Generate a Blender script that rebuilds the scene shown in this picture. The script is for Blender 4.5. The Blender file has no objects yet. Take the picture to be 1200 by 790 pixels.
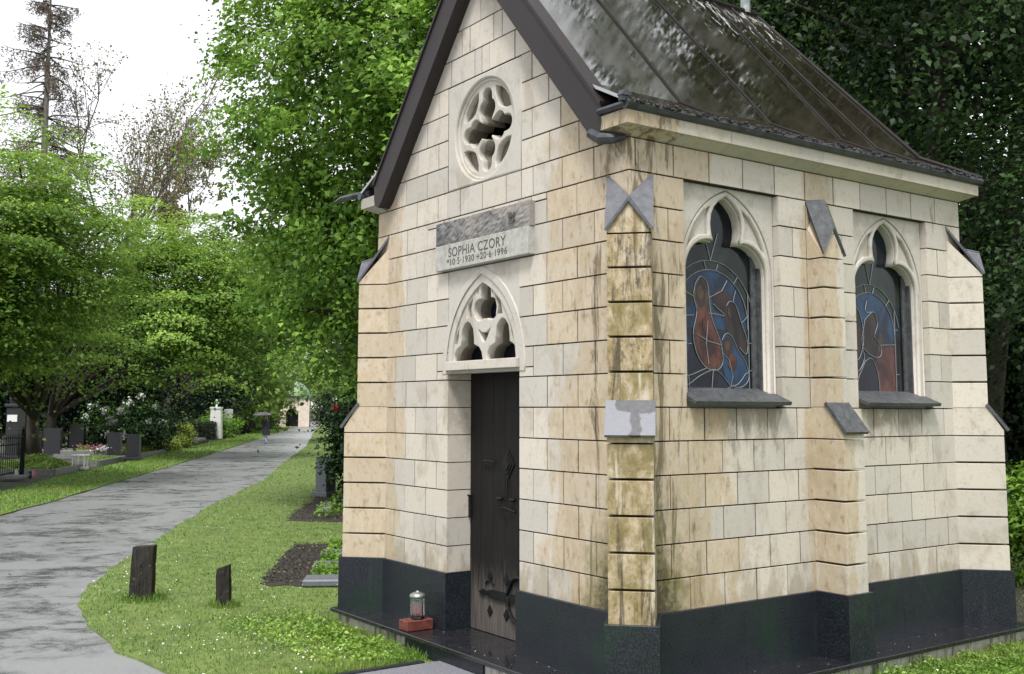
import bpy, bmesh, math, random
import numpy as np
from mathutils import Vector, Matrix
rad = math.radians
random.seed(7)
RNG = np.random.default_rng(11)
scn = bpy.context.scene
COL = scn.collection
S2 = 2 ** -.5
G = -0.52            # ground level (z = 0 is the top of the chapel's granite plinth)
XC = -1.54           # centre of the chapel front, which spans x -3.08 .. 0
XW = 3.08
YL = 3.435           # length of the chapel side
YM = 1.7175          # middle buttress
CAM = Vector((4.53592449, -4.13064888, 1.1811911))

# ------------------------------------------------------------------ helpers
class MB:
    """collects polygons, then links them as ONE mesh object"""
    def __init__(s): s.v = []; s.f = []; s.m = []; s.t = []
    def add(s, vs, fs, mat=0, tone=.5):
        o = len(s.v); s.v += [tuple(p) for p in vs]; s.t += [tone] * len(vs)
        s.f += [tuple(i + o for i in f) for f in fs]; s.m += [mat] * len(fs)
    def box(s, a, b, mat=0, tone=.5, rot=0, c=None, bev=0):
        x0, y0, z0 = a; x1, y1, z1 = b
        vs = [(x, y, z) for z in (z0, z1) for x, y in ((x0, y0), (x1, y0), (x1, y1), (x0, y1))]
        if bev:
            e = bev
            def ring(i, z): return [(x0 + i, y0 + i, z), (x1 - i, y0 + i, z), (x1 - i, y1 - i, z), (x0 + i, y1 - i, z)]
            vs = ring(e, z0) + ring(0, z0 + e) + ring(0, z1 - e) + ring(e, z1)
            fs = [(3, 2, 1, 0), (12, 13, 14, 15)] + [(k * 4 + i, k * 4 + (i + 1) % 4, k * 4 + 4 + (i + 1) % 4, k * 4 + 4 + i) for k in range(3) for i in range(4)]
        else:
            fs = [(3, 2, 1, 0), (4, 5, 6, 7), (0, 1, 5, 4), (1, 2, 6, 5), (2, 3, 7, 6), (3, 0, 4, 7)]
        if rot:
            cx, cy = c if c else ((x0 + x1) / 2, (y0 + y1) / 2); ca, sa = math.cos(rot), math.sin(rot)
            vs = [(cx + (x - cx) * ca - (y - cy) * sa, cy + (x - cx) * sa + (y - cy) * ca, z) for x, y, z in vs]
        s.add(vs, fs, mat, tone)
    def prism(s, poly, fn, n0, n1, mat=0, tone=.5):
        """poly [(u,v)] ccw extruded from n0 (back) to n1 (front); fn(u,v,n) -> world"""
        k = len(poly)
        vs = [fn(u, v, n0) for u, v in poly] + [fn(u, v, n1) for u, v in poly]
        fs = [tuple(range(k - 1, -1, -1)), tuple(range(k, 2 * k))] + [(i, (i + 1) % k, k + (i + 1) % k, k + i) for i in range(k)]
        s.add(vs, fs, mat, tone)
    def tube(s, pts, r, seg=6, mat=0, tone=.5, cap=True):
        pts = [Vector(p) for p in pts]; n = len(pts)
        if not hasattr(r, '__len__'): r = [r] * n
        vs = []; up = None
        for i, p in enumerate(pts):
            d = (pts[min(i + 1, n - 1)] - pts[max(i - 1, 0)])
            d = d.normalized() if d.length > 1e-9 else Vector((0, 0, 1))
            if up is None:
                up = Vector((0, 0, 1)) if abs(d.z) < .9 else Vector((1, 0, 0))
            a = d.cross(up)
            if a.length < 1e-4: a = d.cross(Vector((1, .3, 0)))
            a.normalize(); b = d.cross(a); up = -b if False else up
            for k in range(seg):
                t = 2 * math.pi * k / seg
                vs.append(p + (a * math.cos(t) + b * math.sin(t)) * r[i])
        fs = [(i * seg + k, i * seg + (k + 1) % seg, (i + 1) * seg + (k + 1) % seg, (i + 1) * seg + k) for i in range(n - 1) for k in range(seg)]
        if cap: fs += [tuple(range(seg - 1, -1, -1)), tuple((n - 1) * seg + k for k in range(seg))]
        s.add(vs, fs, mat, tone)
    def lathe(s, prof, c=(0, 0, 0), seg=16, mat=0, tone=.5):
        vs = [(c[0] + r * math.cos(2 * math.pi * k / seg), c[1] + r * math.sin(2 * math.pi * k / seg), c[2] + z) for r, z in prof for k in range(seg)]
        n = len(prof)
        fs = [(i * seg + k, i * seg + (k + 1) % seg, (i + 1) * seg + (k + 1) % seg, (i + 1) * seg + k) for i in range(n - 1) for k in range(seg)]
        fs += [tuple(range(seg - 1, -1, -1)), tuple((n - 1) * seg + k for k in range(seg))]
        s.add(vs, fs, mat, tone)
    def build(s, name, mats, parent=None, smooth=False, angle=None):
        me = bpy.data.meshes.new(name); me.from_pydata(s.v, [], s.f)
        for m in (mats if isinstance(mats, (list, tuple)) else [mats]): me.materials.append(m)
        me.polygons.foreach_set('material_index', s.m)
        a = me.attributes.new('tone', 'FLOAT', 'POINT'); a.data.foreach_set('value', s.t)
        if smooth: me.polygons.foreach_set('use_smooth', [True] * len(me.polygons))
        me.update(); bm = bmesh.new(); bm.from_mesh(me); bmesh.ops.recalc_face_normals(bm, faces=bm.faces); bm.to_mesh(me); bm.free()
        return link(name, me, parent)

def link(name, me, parent=None):
    o = bpy.data.objects.new(name, me); COL.objects.link(o)
    if parent: o.parent = parent
    return o
def tag(o, label, cat, group=None):
    o['label'] = label; o['category'] = cat
    if group: o['group'] = group
    return o
def thing(name, label, cat, loc=(0, 0, 0), rz=0, group=None):
    o = bpy.data.objects.new(name, None); COL.objects.link(o)
    o.location = loc; o.rotation_euler = (0, 0, rz)
    return tag(o, label, cat, group)
def kind(o, k): o['kind'] = k; return o

def front(u, v, n): return (u, -n, v)          # chapel front: u = x, outward = -y
def side(u, v, n): return (n, u, v)            # chapel side:  u = y, outward = +x
def rear(u, v, n): return (-u, YL + n, v)
def left(u, v, n): return (-XW - n, -u, v)
def diag(ox, oy, ex, ey):
    wx, wy = -ey, ex                           # width direction, +90 deg from outward
    return lambda u, v, n: (ox + ex * n + wx * u, oy + ey * n + wy * u, v)

def inset(poly, ds):
    """inset a convex ccw polygon, one distance per edge i (from i to i+1)"""
    n = len(poly); L = []
    for i in range(n):
        (x0, y0), (x1, y1) = poly[i], poly[(i + 1) % n]
        dx, dy = x1 - x0, y1 - y0; l = math.hypot(dx, dy)
        if l < 1e-6: return None
        nx, ny = -dy / l, dx / l
        L.append((nx, ny, nx * x0 + ny * y0 + ds[i]))
    out = []
    for i in range(n):
        a, b = L[i - 1], L[i]; det = a[0] * b[1] - a[1] * b[0]
        if abs(det) < 1e-6: return None
        out.append(((a[2] * b[1] - a[1] * b[2]) / det, (a[0] * b[2] - a[2] * b[0]) / det))
    ar = sum(out[i][0] * out[(i + 1) % n][1] - out[(i + 1) % n][0] * out[i][1] for i in range(n))
    return out if ar > 2e-4 else None
def clip(poly, nx, ny, c):
    """keep nx*u+ny*v <= c"""
    out = []
    for i in range(len(poly)):
        p, q = poly[i], poly[(i + 1) % len(poly)]
        a, b = nx * p[0] + ny * p[1] - c, nx * q[0] + ny * q[1] - c
        if a <= 0: out.append(p)
        if a * b < 0:
            t = a / (a - b); out.append((p[0] + t * (q[0] - p[0]), p[1] + t * (q[1] - p[1])))
    res = []
    for p in out:
        if not res or math.hypot(p[0] - res[-1][0], p[1] - res[-1][1]) > 1e-4: res.append(p)
    if len(res) > 1 and math.hypot(res[0][0] - res[-1][0], res[0][1] - res[-1][1]) < 1e-4: res.pop()
    return res if len(res) >= 3 else None
OPEN = {'front': (0, -3.08, -1.98, -1.10), 'side': (0, 3.435, .452, 1.318, 2 * 1.7175 - 1.318, 2 * 1.7175 - .452), 'rear': (0, 3.08), 'left': (0, -3.435)}   # free ends, where no mortar joint follows
def block(mb, poly, fn, depth=.215, nfront=0, tone=None):
    """one squared stone with a tight vertical joint and a broader, shadowed bed joint"""
    n = len(poly); gap = []; bev = []
    for i in range(n):
        dx = abs(poly[(i + 1) % n][0] - poly[i][0]); dy = abs(poly[(i + 1) % n][1] - poly[i][1])
        if dy < 1e-5: gap.append(.0034); bev.append(.0020)
        elif dx < 1e-5: gap.append(.0045); bev.append(.0012)
        else: gap.append(.0); bev.append(.0)
    a = inset(poly, gap)
    if not a: return
    b = inset(poly, [g + w for g, w in zip(gap, bev)])
    if not b: return
    nf = nfront + random.uniform(-.0012, .0012); tn = random.random() if tone is None else tone
    vs = [fn(u, v, -depth) for u, v in a] + [fn(u, v, nf - .005) for u, v in a] + [fn(u, v, nf) for u, v in b]
    fs = [(k * n + i, k * n + (i + 1) % n, (k + 1) * n + (i + 1) % n, (k + 1) * n + i) for k in range(2) for i in range(n)]
    fs.append(tuple(range(2 * n, 3 * n)))
    op = OPEN.get(fn.__name__, ())
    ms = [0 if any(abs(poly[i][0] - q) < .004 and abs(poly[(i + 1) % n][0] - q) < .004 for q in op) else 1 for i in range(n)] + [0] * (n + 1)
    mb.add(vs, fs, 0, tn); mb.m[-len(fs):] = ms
def rects_minus(u0, u1, v0, v1, holes):
    holes = [h for h in holes if h[0] < u1 and h[1] > u0 and h[2] < v1 and h[3] > v0]
    us = sorted({u0, u1, *[min(max(h[0], u0), u1) for h in holes], *[min(max(h[1], u0), u1) for h in holes]})
    vs = sorted({v0, v1, *[min(max(h[2], v0), v1) for h in holes], *[min(max(h[3], v0), v1) for h in holes]})
    for i in range(len(us) - 1):
        for j in range(len(vs) - 1):
            c = ((us[i] + us[i + 1]) / 2, (vs[j] + vs[j + 1]) / 2)
            if not any(h[0] < c[0] < h[1] and h[2] < c[1] < h[3] for h in holes):
                yield us[i], us[i + 1], vs[j], vs[j + 1]
def course(mb, fn, z0, z1, joints, holes=(), clips=(), **k):
    js = sorted(joints)
    for a, b in zip(js, js[1:]):
        for u0, u1, v0, v1 in rects_minus(a, b, z0, z1, holes):
            if u1 - u0 < .012: continue
            p = [(u0, v0), (u1, v0), (u1, v1), (u0, v1)]
            for c in clips:
                if p: p = clip(p, *c)
            if p: block(mb, p, fn, **k)
def shape2d(name, fn, outer, holes, n0, n1, mat, parent, bevel=.006):
    """flat outline with holes, extruded from n0 to n1 with chamfered arrises"""
    cu = bpy.data.curves.new(name, 'CURVE'); cu.dimensions = '2D'; cu.fill_mode = 'BOTH'
    h = (n1 - n0) / 2; bv = min(bevel, h * .6)
    cu.extrude = h - bv; cu.bevel_depth = bv; cu.bevel_resolution = 1; cu.offset = -bv
    for pts in [outer] + list(holes):
        sp = cu.splines.new('POLY'); sp.points.add(len(pts) - 1); sp.use_cyclic_u = True
        for i, p in enumerate(pts): sp.points[i].co = (p[0], p[1], 0, 1)
    tmp = bpy.data.objects.new(name, cu); COL.objects.link(tmp)
    dg = bpy.context.evaluated_depsgraph_get(); me = bpy.data.meshes.new_from_object(tmp.evaluated_get(dg))
    bpy.data.objects.remove(tmp); bpy.data.curves.remove(cu)
    mid = (n0 + n1) / 2
    for v in me.vertices: v.co = fn(v.co.x, v.co.y, v.co.z + mid)
    me.materials.clear(); me.materials.append(mat); me.name = name
    return link(name, me, parent)
def join_meshes(name, objs, parent=None):
    """merge freshly built pieces of one part into one mesh"""
    bm = bmesh.new()
    mats = []
    for o in objs:
        k = len(bm.faces); bm.from_mesh(o.data); mt = o.data.materials[0]
        if mt not in mats: mats.append(mt)
        bm.faces.ensure_lookup_table()
        for f in bm.faces[k:]: f.material_index = mats.index(mt)
    me = bpy.data.meshes.new(name); bm.to_mesh(me); bm.free()
    for m in mats: me.materials.append(m)
    for o in objs: bpy.data.objects.remove(o)
    return link(name, me, parent)

# ------------------------------------------------------------------ materials
class NT:
    def __init__(s, name):
        s.mat = bpy.data.materials.new(name); s.mat.use_nodes = True
        s.t = s.mat.node_tree; s.t.nodes.clear()
        s.out = s.n('ShaderNodeOutputMaterial'); s.b = s.n('ShaderNodeBsdfPrincipled')
        s.l(s.b.outputs[0], s.out.inputs[0]); s.geo = s.n('ShaderNodeNewGeometry')
        s.P = s.geo.outputs['Position']
    def n(s, t, **k):
        x = s.t.nodes.new(t)
        for a, b in k.items(): setattr(x, a, b)
        return x
    def l(s, a, b): s.t.links.new(a, b)
    def put(s, sock, v):
        if isinstance(v, bpy.types.NodeSocket): s.l(v, sock)
        elif v is not None:
            if sock.type == 'RGBA' and len(v) == 3: v = (*v, 1)
            sock.default_value = v
    def set(s, **k):
        for a, v in k.items(): s.put(s.b.inputs[a.replace('_', ' ')], v)
    def m(s, op, a, b=None, c=None, clamp=False):
        x = s.n('ShaderNodeMath', operation=op, use_clamp=clamp)
        s.put(x.inputs[0], a); s.put(x.inputs[1], b); s.put(x.inputs[2], c); return x.outputs[0]
    def vm(s, op, a, b=None):
        x = s.n('ShaderNodeVectorMath', operation=op); s.put(x.inputs[0], a); s.put(x.inputs[1], b)
        return x.outputs['Value'] if op in ('LENGTH', 'DISTANCE', 'DOT_PRODUCT') else x.outputs[0]
    def noise(s, scale, detail=4, rough=.55, stretch=(1, 1, 1), dist=0, off=(0, 0, 0), vec=None):
        v = s.vm('MULTIPLY', vec or s.P, stretch)
        if any(off): v = s.vm('ADD', v, off)
        x = s.n('ShaderNodeTexNoise'); s.l(v, x.inputs['Vector'])
        x.inputs['Scale'].default_value = scale; x.inputs['Detail'].default_value = detail
        x.inputs['Roughness'].default_value = rough; x.inputs['Distortion'].default_value = dist
        return x.outputs['Fac']
    def step(s, v, a, b, lo=0., hi=1.):
        x = s.n('ShaderNodeMapRange', interpolation_type='SMOOTHSTEP'); s.put(x.inputs[0], v)
        x.inputs[1].default_value = a; x.inputs[2].default_value = b; x.inputs[3].default_value = lo; x.inputs[4].default_value = hi
        return x.outputs[0]
    def lin(s, v, a, b, lo=0., hi=1.):
        x = s.n('ShaderNodeMapRange'); s.put(x.inputs[0], v)
        x.inputs[1].default_value = a; x.inputs[2].default_value = b; x.inputs[3].default_value = lo; x.inputs[4].default_value = hi
        return x.outputs[0]
    def mix(s, f, a, b):
        x = s.n('ShaderNodeMix', data_type='RGBA'); s.put(x.inputs[0], f); s.put(x.inputs[6], a); s.put(x.inputs[7], b)
        return x.outputs[2]
    def attr(s, name='tone'):
        return s.n('ShaderNodeAttribute', attribute_name=name).outputs['Fac']
    def bump(s, h, strength=.3, dist=.01):
        x = s.n('ShaderNodeBump'); x.inputs['Strength'].default_value = strength; x.inputs['Distance'].default_value = dist
        s.put(x.inputs['Height'], h); s.l(x.outputs[0], s.b.inputs['Normal'])
    def xyz(s):
        x = s.n('ShaderNodeSeparateXYZ'); s.l(s.P, x.inputs[0]); return x.outputs

def plain(name, col, rough=.5, metal=0., var=.15, scale=20., bump=.1, spec=None):
    t = NT(name)
    if spec is not None: t.b.inputs['Specular IOR Level'].default_value = spec
    f = t.noise(scale, 5)
    lo = tuple(c * (1 - var) for c in col); hi = tuple(min(1, c * (1 + var)) for c in col)
    t.set(Base_Color=t.mix(t.lin(f, .3, .7), lo, hi), Roughness=t.lin(f, .3, .7, rough * .85, min(1, rough * 1.15)), Metallic=metal)
    if bump: t.bump(t.noise(scale * 4, 4), bump, .004)
    return t.mat

def stone(name, stains=(), dark=0., walls=False, pale=((.375, .348, .302), (.58, .55, .498))):
    """squared limestone; stains = [(kind, x, y, radius)] ochre rain staining round a vertical arris"""
    t = NT(name); tone = t.attr(); X = t.xyz()
    big = t.noise(1.1, 3); fine = t.noise(38, 6, .6); mid = t.noise(7, 5, .6)
    col = t.mix(t.lin(t.m('ADD', t.m('MULTIPLY', tone, .65), t.m('MULTIPLY', big, .5)), .1, 1.05), *pale)
    warm = t.step(t.m('ADD', t.m('MULTIPLY', tone, .6), t.m('MULTIPLY', t.noise(2.3, 3, off=(4, 2, 1)), .7)), .45, .85)
    col = t.mix(t.m('MULTIPLY', warm, .38), col, (.50, .43, .33))
    # fine grain, pits and faint vertical sawing marks
    col = t.mix(t.m('MULTIPLY', t.step(fine, .52, .70), .34), col, (.30, .25, .18))
    col = t.mix(t.m('MULTIPLY', t.step(t.noise(60, 2, .5, (1, 1, .25)), .58, .8), .10), col, (.36, .30, .22))
    col = t.mix(t.m('MULTIPLY', t.step(t.noise(90, 2, .5, off=(9, 1, 3)), .70, .76), .55), col, (.16, .13, .09))
    mot = t.noise(4.2, 7, .68, (1, 1, .7), .4, off=(11, 3, 6))
    col = t.mix(t.m('MULTIPLY', t.step(mot, .50, .66), .42), col, (.245, .205, .145))
    col = t.mix(t.m('MULTIPLY', t.step(t.noise(13, 6, .72, (1, 1, .5), off=(5, 1, 2)), .56, .70), .38), col, (.20, .165, .115))
    if walls:
        dn = t.noise(8, 6, .72, (1, 1, .4), .4, off=(1, 5, 2))
        foot = t.step(t.m('ADD', t.lin(X[2], 0, .42, .26, 0), dn), .60, .78)
        col = t.mix(t.m('MULTIPLY', foot, .45), col, (.20, .145, .07))
        iny = t.m('MINIMUM', t.step(t.m('ABSOLUTE', t.m('SUBTRACT', t.m('ABSOLUTE', t.m('SUBTRACT', X[1], YM)), .832)), .34, .50, 1, 0), t.step(X[0], -.06, -.03))
        sill = t.m('MULTIPLY', t.m('MULTIPLY', iny, t.lin(X[2], .72, 1.2, 0, 1)), t.step(X[2], 1.21, 1.23, 1, 0))
        col = t.mix(t.m('MULTIPLY', t.step(t.m('ADD', t.m('MULTIPLY', sill, .34), dn), .62, .84), .7), col, (.13, .105, .07))
    xy = t.vm('MULTIPLY', t.P, (1, 1, 0)); streak = t.noise(5.5, 6, .66, (1, 1, .24), .5); blot = t.noise(2.1, 5, .62, (1, 1, .8), .5)
    och = (.385, .280, .145); pot = t.m('ADD', t.m('ADD', t.m('MULTIPLY', streak, .62), t.m('MULTIPLY', blot, .50)), t.m('MULTIPLY', t.m('SUBTRACT', tone, .5), .16))
    for kd, sx, sy, r, amt in stains:
        d = t.vm('DISTANCE', xy, (sx, sy, 0))
        near = t.lin(d, 0, r, 1, 0)
        msk = t.step(t.m('ADD', t.m('MULTIPLY', near, .75), pot), 1.0 - .25 * amt, 1.07 - .25 * amt)
        msk = t.m('MULTIPLY', msk, t.step(d, r * .78, r, 1, 0))
        col = t.mix(t.m('MULTIPLY', msk, t.lin(t.noise(19, 6, .7, (1, 1, .45), off=(2, 8, 1)), .32, .68, .25, .72)), col, och)
        edge = t.m('MULTIPLY', msk, t.step(t.noise(21, 6, .7, (1, 1, .55)), .52, .70))
        if kd == 'g':       # dark drip runs spreading on to the walls beside the corner
            dr_ = t.m('MULTIPLY', t.step(t.m('ADD', t.noise(11, 6, .72, (1, 1, .16), .6, off=(8, 2, 3)), t.lin(d, .15, .75, .09, -.08)), .55, .68), t.step(d, .4, .8, 1, 0))
            col = t.mix(t.m('MULTIPLY', dr_, .8), col, (.075, .055, .022))
        col = t.mix(t.m('MULTIPLY', edge, .55), col, (.16, .095, .035))
        if kd == 'g':       # moss and black algae low down by the corner
            low = t.m('MULTIPLY', t.lin(d, 0, r * .62, 1, 0), t.lin(X[2], 0, 1.15, 1, 0))
            gm = t.step(t.m('ADD', low, t.m('MULTIPLY', t.noise(9, 6, .7), .9)), .62, 1.0)
            col = t.mix(t.m('MULTIPLY', gm, .75), col, (.12, .108, .026))
            bm_ = t.step(t.m('ADD', low, t.m('MULTIPLY', t.noise(26, 6, .75, off=(3, 7, 5)), .9)), .86, 1.1)
            col = t.mix(t.m('MULTIPLY', bm_, .85), col, (.035, .03, .02))
    if dark:                # buttress face under the gutter end: streaked black, ochre and moss
        st = t.noise(12, 6, .7, (1, 1, .10), .8); sp = t.noise(34, 6, .75, (1, 1, .5)); mo = t.noise(10, 8, .74, (1, 1, .7), .3, off=(5, 5, 2))
        blk = t.m('SUBTRACT', tone, .5)
        col = t.mix(t.m('MULTIPLY', t.step(mo, .34, .60), .75), col, (.30, .215, .085))
        low = t.step(X[2], .9, 1.3, 1, 0)
        col = t.mix(t.m('MULTIPLY', t.step(t.m('ADD', mo, t.m('ADD', t.m('MULTIPLY', low, .06), t.m('MULTIPLY', blk, .14))), .40, .74), .78), col, (.10, .090, .02))
        up = t.m('ADD', t.m('MULTIPLY', low, -.05), t.m('MULTIPLY', blk, -.10))
        col = t.mix(t.m('MULTIPLY', t.step(t.noise(15, 5, .6, (1, 1, .12), off=(1, 9, 4)), .56, .66), .8), col, (.46, .42, .335))
        col = t.mix(t.m('MULTIPLY', t.step(t.m('ADD', st, up), .50, .63), .8), col, (.028, .020, .012))
        col = t.mix(t.m('MULTIPLY', t.step(t.m('ADD', sp, up), .51, .66), .72), col, (.035, .03, .018))
    t.set(Base_Color=col, Roughness=t.lin(mid, .3, .7, .62, .85))
    t.bump(t.m('ADD', t.m('MULTIPLY', fine, .6), mid), .22, .006)
    return t.mat
def leaf_mat(name, dk, lt, rough=.42, trans=.35):
    t = NT(name); tone = t.attr()
    c = t.mix(tone, dk, lt); t.set(Base_Color=c, Roughness=rough); t.b.inputs['Specular IOR Level'].default_value = .32
    tr = t.n('ShaderNodeBsdfTranslucent'); t.l(t.mix(.35, c, lt), tr.inputs[0])
    mx = t.n('ShaderNodeMixShader'); mx.inputs[0].default_value = trans
    t.l(t.b.outputs[0], mx.inputs[1]); t.l(tr.outputs[0], mx.inputs[2]); t.l(mx.outputs[0], t.out.inputs[0])
    return t.mat

M = {}
M['stone'] = stone('limestone', [('g', 0, 0, 1.08, .85), ('o', -XW, 0, .56, 1.0), ('o', 0, YM, .27, .7)], walls=True)
M['stone_c'] = stone('limestone_corner', [('o', 0, 0, 3, .7)], dark=1.)
M['stone_b'] = stone('limestone_buttress', [('o', .12, YM - .06, .19, .9), ('o', -XW - .05, -.05, .5, 1.0)])
M['smooth'] = stone('carved_limestone', pale=((.44, .415, .37), (.51, .485, .435)))
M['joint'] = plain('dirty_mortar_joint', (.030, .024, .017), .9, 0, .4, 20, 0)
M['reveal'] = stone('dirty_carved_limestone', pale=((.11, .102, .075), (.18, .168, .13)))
M['cornice'] = stone('cornice_stone', [('g', 0, 0, .5, .6)], pale=((.30, .287, .243), (.44, .42, .365)))

def granite():
    t = NT('black_granite'); sp = t.noise(140, 3, .7); big = t.noise(1.6, 4, .6); st = t.noise(6, 4, .6, (1, 1, .15))
    c = t.mix(t.step(sp, .45, .7), (.006, .008, .011), (.042, .049, .064))
    c = t.mix(t.m('MULTIPLY', t.step(big, .5, .68), .55), c, (.010, .030, .016))
    c = t.mix(t.m('MULTIPLY', t.step(st, .60, .8), .3), c, (.08, .088, .09))
    t.set(Base_Color=c, Roughness=t.lin(t.noise(9, 5), .3, .7, .26, .5)); t.b.inputs['Specular IOR Level'].default_value = .3; t.bump(sp, .06, .002); return t.mat
M['granite'] = granite()
def wet_granite():
    t = NT('wet_granite_slab'); sp = t.noise(150, 3, .7)
    c = t.mix(t.step(sp, .45, .7), (.010, .010, .012), (.04, .04, .045))
    t.set(Base_Color=c, Roughness=t.step(t.noise(7, 5, .6), .45, .62, .06, .32)); t.bump(t.noise(30, 3), .03, .003); return t.mat
M['slab'] = wet_granite()
def concrete():
    t = NT('stained_concrete'); st = t.noise(14, 5, .65, (1, 1, .1), .4)
    c = t.mix(t.lin(t.noise(8, 6, .7), .3, .7), (.30, .29, .25), (.50, .48, .43))
    c = t.mix(t.m('MULTIPLY', t.step(st, .5, .62), .85), c, (.05, .048, .035)); c = t.mix(t.m('MULTIPLY', t.step(t.noise(5, 5, .6, off=(2, 2, 2)), .5, .65), .5), c, (.13, .15, .06))
    t.set(Base_Color=c, Roughness=.8); t.bump(t.noise(60, 5), .25, .004); return t.mat
M['concrete'] = concrete()
def slate(name, a, b, patchy=0.):
    t = NT(name); f = t.noise(24, 6, .65)
    c = t.mix(t.lin(f, .3, .7), a, b)
    if patchy:
        q = t.noise(9, 4, .6); c = t.mix(t.step(q, .5, .54), c, (.30, .31, .35))
    c = t.mix(t.m('MULTIPLY', t.step(t.noise(60, 4, .7), .6, .72), .4), c, (.32, .33, .34))
    t.set(Base_Color=c, Roughness=t.lin(t.noise(11, 5), .35, .65, .42, .68)); t.bump(f, .35, .006); return t.mat
M['slate'] = slate('dark_slate', (.030, .033, .036), (.085, .09, .095))
M['slate_grey'] = slate('grey_slate', (.058, .060, .070), (.11, .113, .128))
def slab_patch():
    # the wet slab on the corner buttress: dry pale slate with one dark T-shaped soaked patch
    t = NT('half_wet_slate'); f = t.noise(40, 6, .65)
    dry = t.mix(t.lin(f, .3, .7), (.10, .104, .120), (.175, .18, .205)); wet = t.mix(f, (.02, .02, .025), (.06, .06, .07))
    w = t.vm('DOT_PRODUCT', t.P, (S2, S2, 0)); z = t.xyz()[2]; wob = t.m('MULTIPLY', t.m('SUBTRACT', t.noise(16, 4), .5), .06)
    band = t.m('MULTIPLY', t.step(t.m('ADD', z, wob), 1.165, 1.175), t.step(t.m('ADD', w, wob), -.09, -.08))
    stem = t.m('MULTIPLY', t.step(t.m('ABSOLUTE', t.m('ADD', t.m('SUBTRACT', w, .03), wob)), .022, .034, 1, 0), t.step(z, 1.0, 1.01))
    t.set(Base_Color=t.mix(t.m('MAXIMUM', band, stem), dry, wet), Roughness=t.lin(f, .3, .7, .45, .6)); t.bump(f, .2, .004); return t.mat
M['slab_patch'] = slab_patch()
def roof_metal():
    t = NT('wet_sheet_metal_roof'); big = t.noise(1.5, 5, .6, (1, 1, .6)); run = t.noise(16, 5, .65, (.5, 1, .3), .5)
    c = t.mix(t.lin(big, .35, .65), (.009, .007, .005), (.027, .021, .015))
    c = t.mix(t.m('MULTIPLY', t.step(run, .52, .7), .25), c, (.10, .09, .068))
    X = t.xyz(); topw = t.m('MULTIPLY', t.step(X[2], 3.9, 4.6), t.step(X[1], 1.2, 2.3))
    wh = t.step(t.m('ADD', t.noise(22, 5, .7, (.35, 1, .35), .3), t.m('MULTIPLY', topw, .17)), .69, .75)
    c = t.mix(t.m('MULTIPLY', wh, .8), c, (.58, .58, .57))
    t.set(Base_Color=c, Metallic=.0, Roughness=t.step(t.m('ADD', big, t.m('MULTIPLY', run, .4)), .55, .95, .03, .12))
    t.b.inputs['IOR'].default_value = 4.4
    t.bump(t.noise(1.5, 2), .009, .02); return t.mat
M['roof'] = roof_metal()
M['brown_metal'] = plain('brown_sheet_metal', (.027, .022, .022), .5, 0, .15, 6, .05, .25)
M['seam'] = plain('dark_roof_seam', (.014, .012, .011), .6, 0, .3, 14, .2, .15)
M['lead'] = plain('dark_lead_flashing', (.045, .048, .055), .38, .3, .4, 12, .3)
def litter():
    t = NT('gutter_debris'); f = t.noise(30, 6, .75); c = t.mix(t.step(f, .45, .62), (.012, .012, .014), (.06, .06, .055))
    c = t.mix(t.step(t.noise(45, 5, .7, off=(3, 3, 3)), .62, .68), c, (.42, .42, .42)); t.set(Base_Color=c, Roughness=.4); t.bump(f, .8, .02); return t.mat
M['litter'] = litter()
def door_wood():
    t = NT('weathered_door_wood'); X = t.xyz(); g = t.noise(9, 6, .65, (5, 1, .35), .4); fine = t.noise(40, 4, .6, (4, 1, .1))
    c = t.mix(t.lin(g, .3, .7), (.003, .0026, .0025), (.012, .0095, .009))
    low = t.m('ADD', t.lin(X[2], -.4, .25, .75, 0), t.m('MULTIPLY', g, .5))
    gr = t.mix(t.lin(fine, .3, .7), (.035, .030, .027), (.135, .12, .108))
    c = t.mix(t.step(low, .38, .82), c, gr); t.set(Base_Color=c, Roughness=.65); t.b.inputs['Specular IOR Level'].default_value = .25; t.bump(fine, .35, .005); return t.mat
M['door'] = door_wood()
M['iron'] = plain('black_iron', (.010, .010, .011), .5, .2, .3, 30, .2, .25)
M['dark_void'] = plain('unlit_interior', (.012, .012, .014), .7, 0, .2, 4, 0)
def plaque_rough():
    t = NT('rough_plaque_stone'); X = t.xyz(); f = t.noise(18, 7, .7); d = t.noise(7, 6, .65, (1, 1, 1.4), .7)
    c = t.mix(t.lin(f, .3, .7), (.115, .112, .108), (.25, .238, .225)); c = t.mix(t.m('MULTIPLY', t.step(t.m('ADD', d, t.lin(X[0], -2.1, -.9, .08, -.1)), .48, .6), .7), c, (.06, .06, .07))
    c = t.mix(t.m('MULTIPLY', t.step(t.m('ADD', t.noise(4, 3), t.lin(X[0], -2.1, -.9, -.12, .12)), .5, .65), .5), c, (.30, .262, .24))
    t.set(Base_Color=c, Roughness=.8); t.bump(t.m('ADD', f, d), .6, .010); return t.mat
M['plaque_rough'] = plaque_rough()
def plaque_flat():
    t = NT('inscribed_plaque_stone'); f = t.noise(26, 6, .65); X = t.xyz()
    c = t.mix(t.lin(f, .3, .7), (.28, .275, .25), (.44, .43, .40)); c = t.mix(t.m('MULTIPLY', t.step(t.m('ADD', t.noise(11, 5, .7, (1, 1, .25)), t.lin(X[2], 2.25, 2.4, -.05, .1)), .55, .7), .5), c, (.17, .17, .14))
    t.set(Base_Color=c, Roughness=.75); t.bump(f, .3, .004); return t.mat
M['plaque_flat'] = plaque_flat()
M['inscription'] = plain('shaded_dirty_lettering', (.075, .07, .06), .8, 0, .3, 40, 0)  # edge shadow and dirt of cut letters, put into one dark colour
M['leading'] = plain('glazing_lead', (.20, .22, .23), .5, .2, .2, 20, 0)
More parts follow.
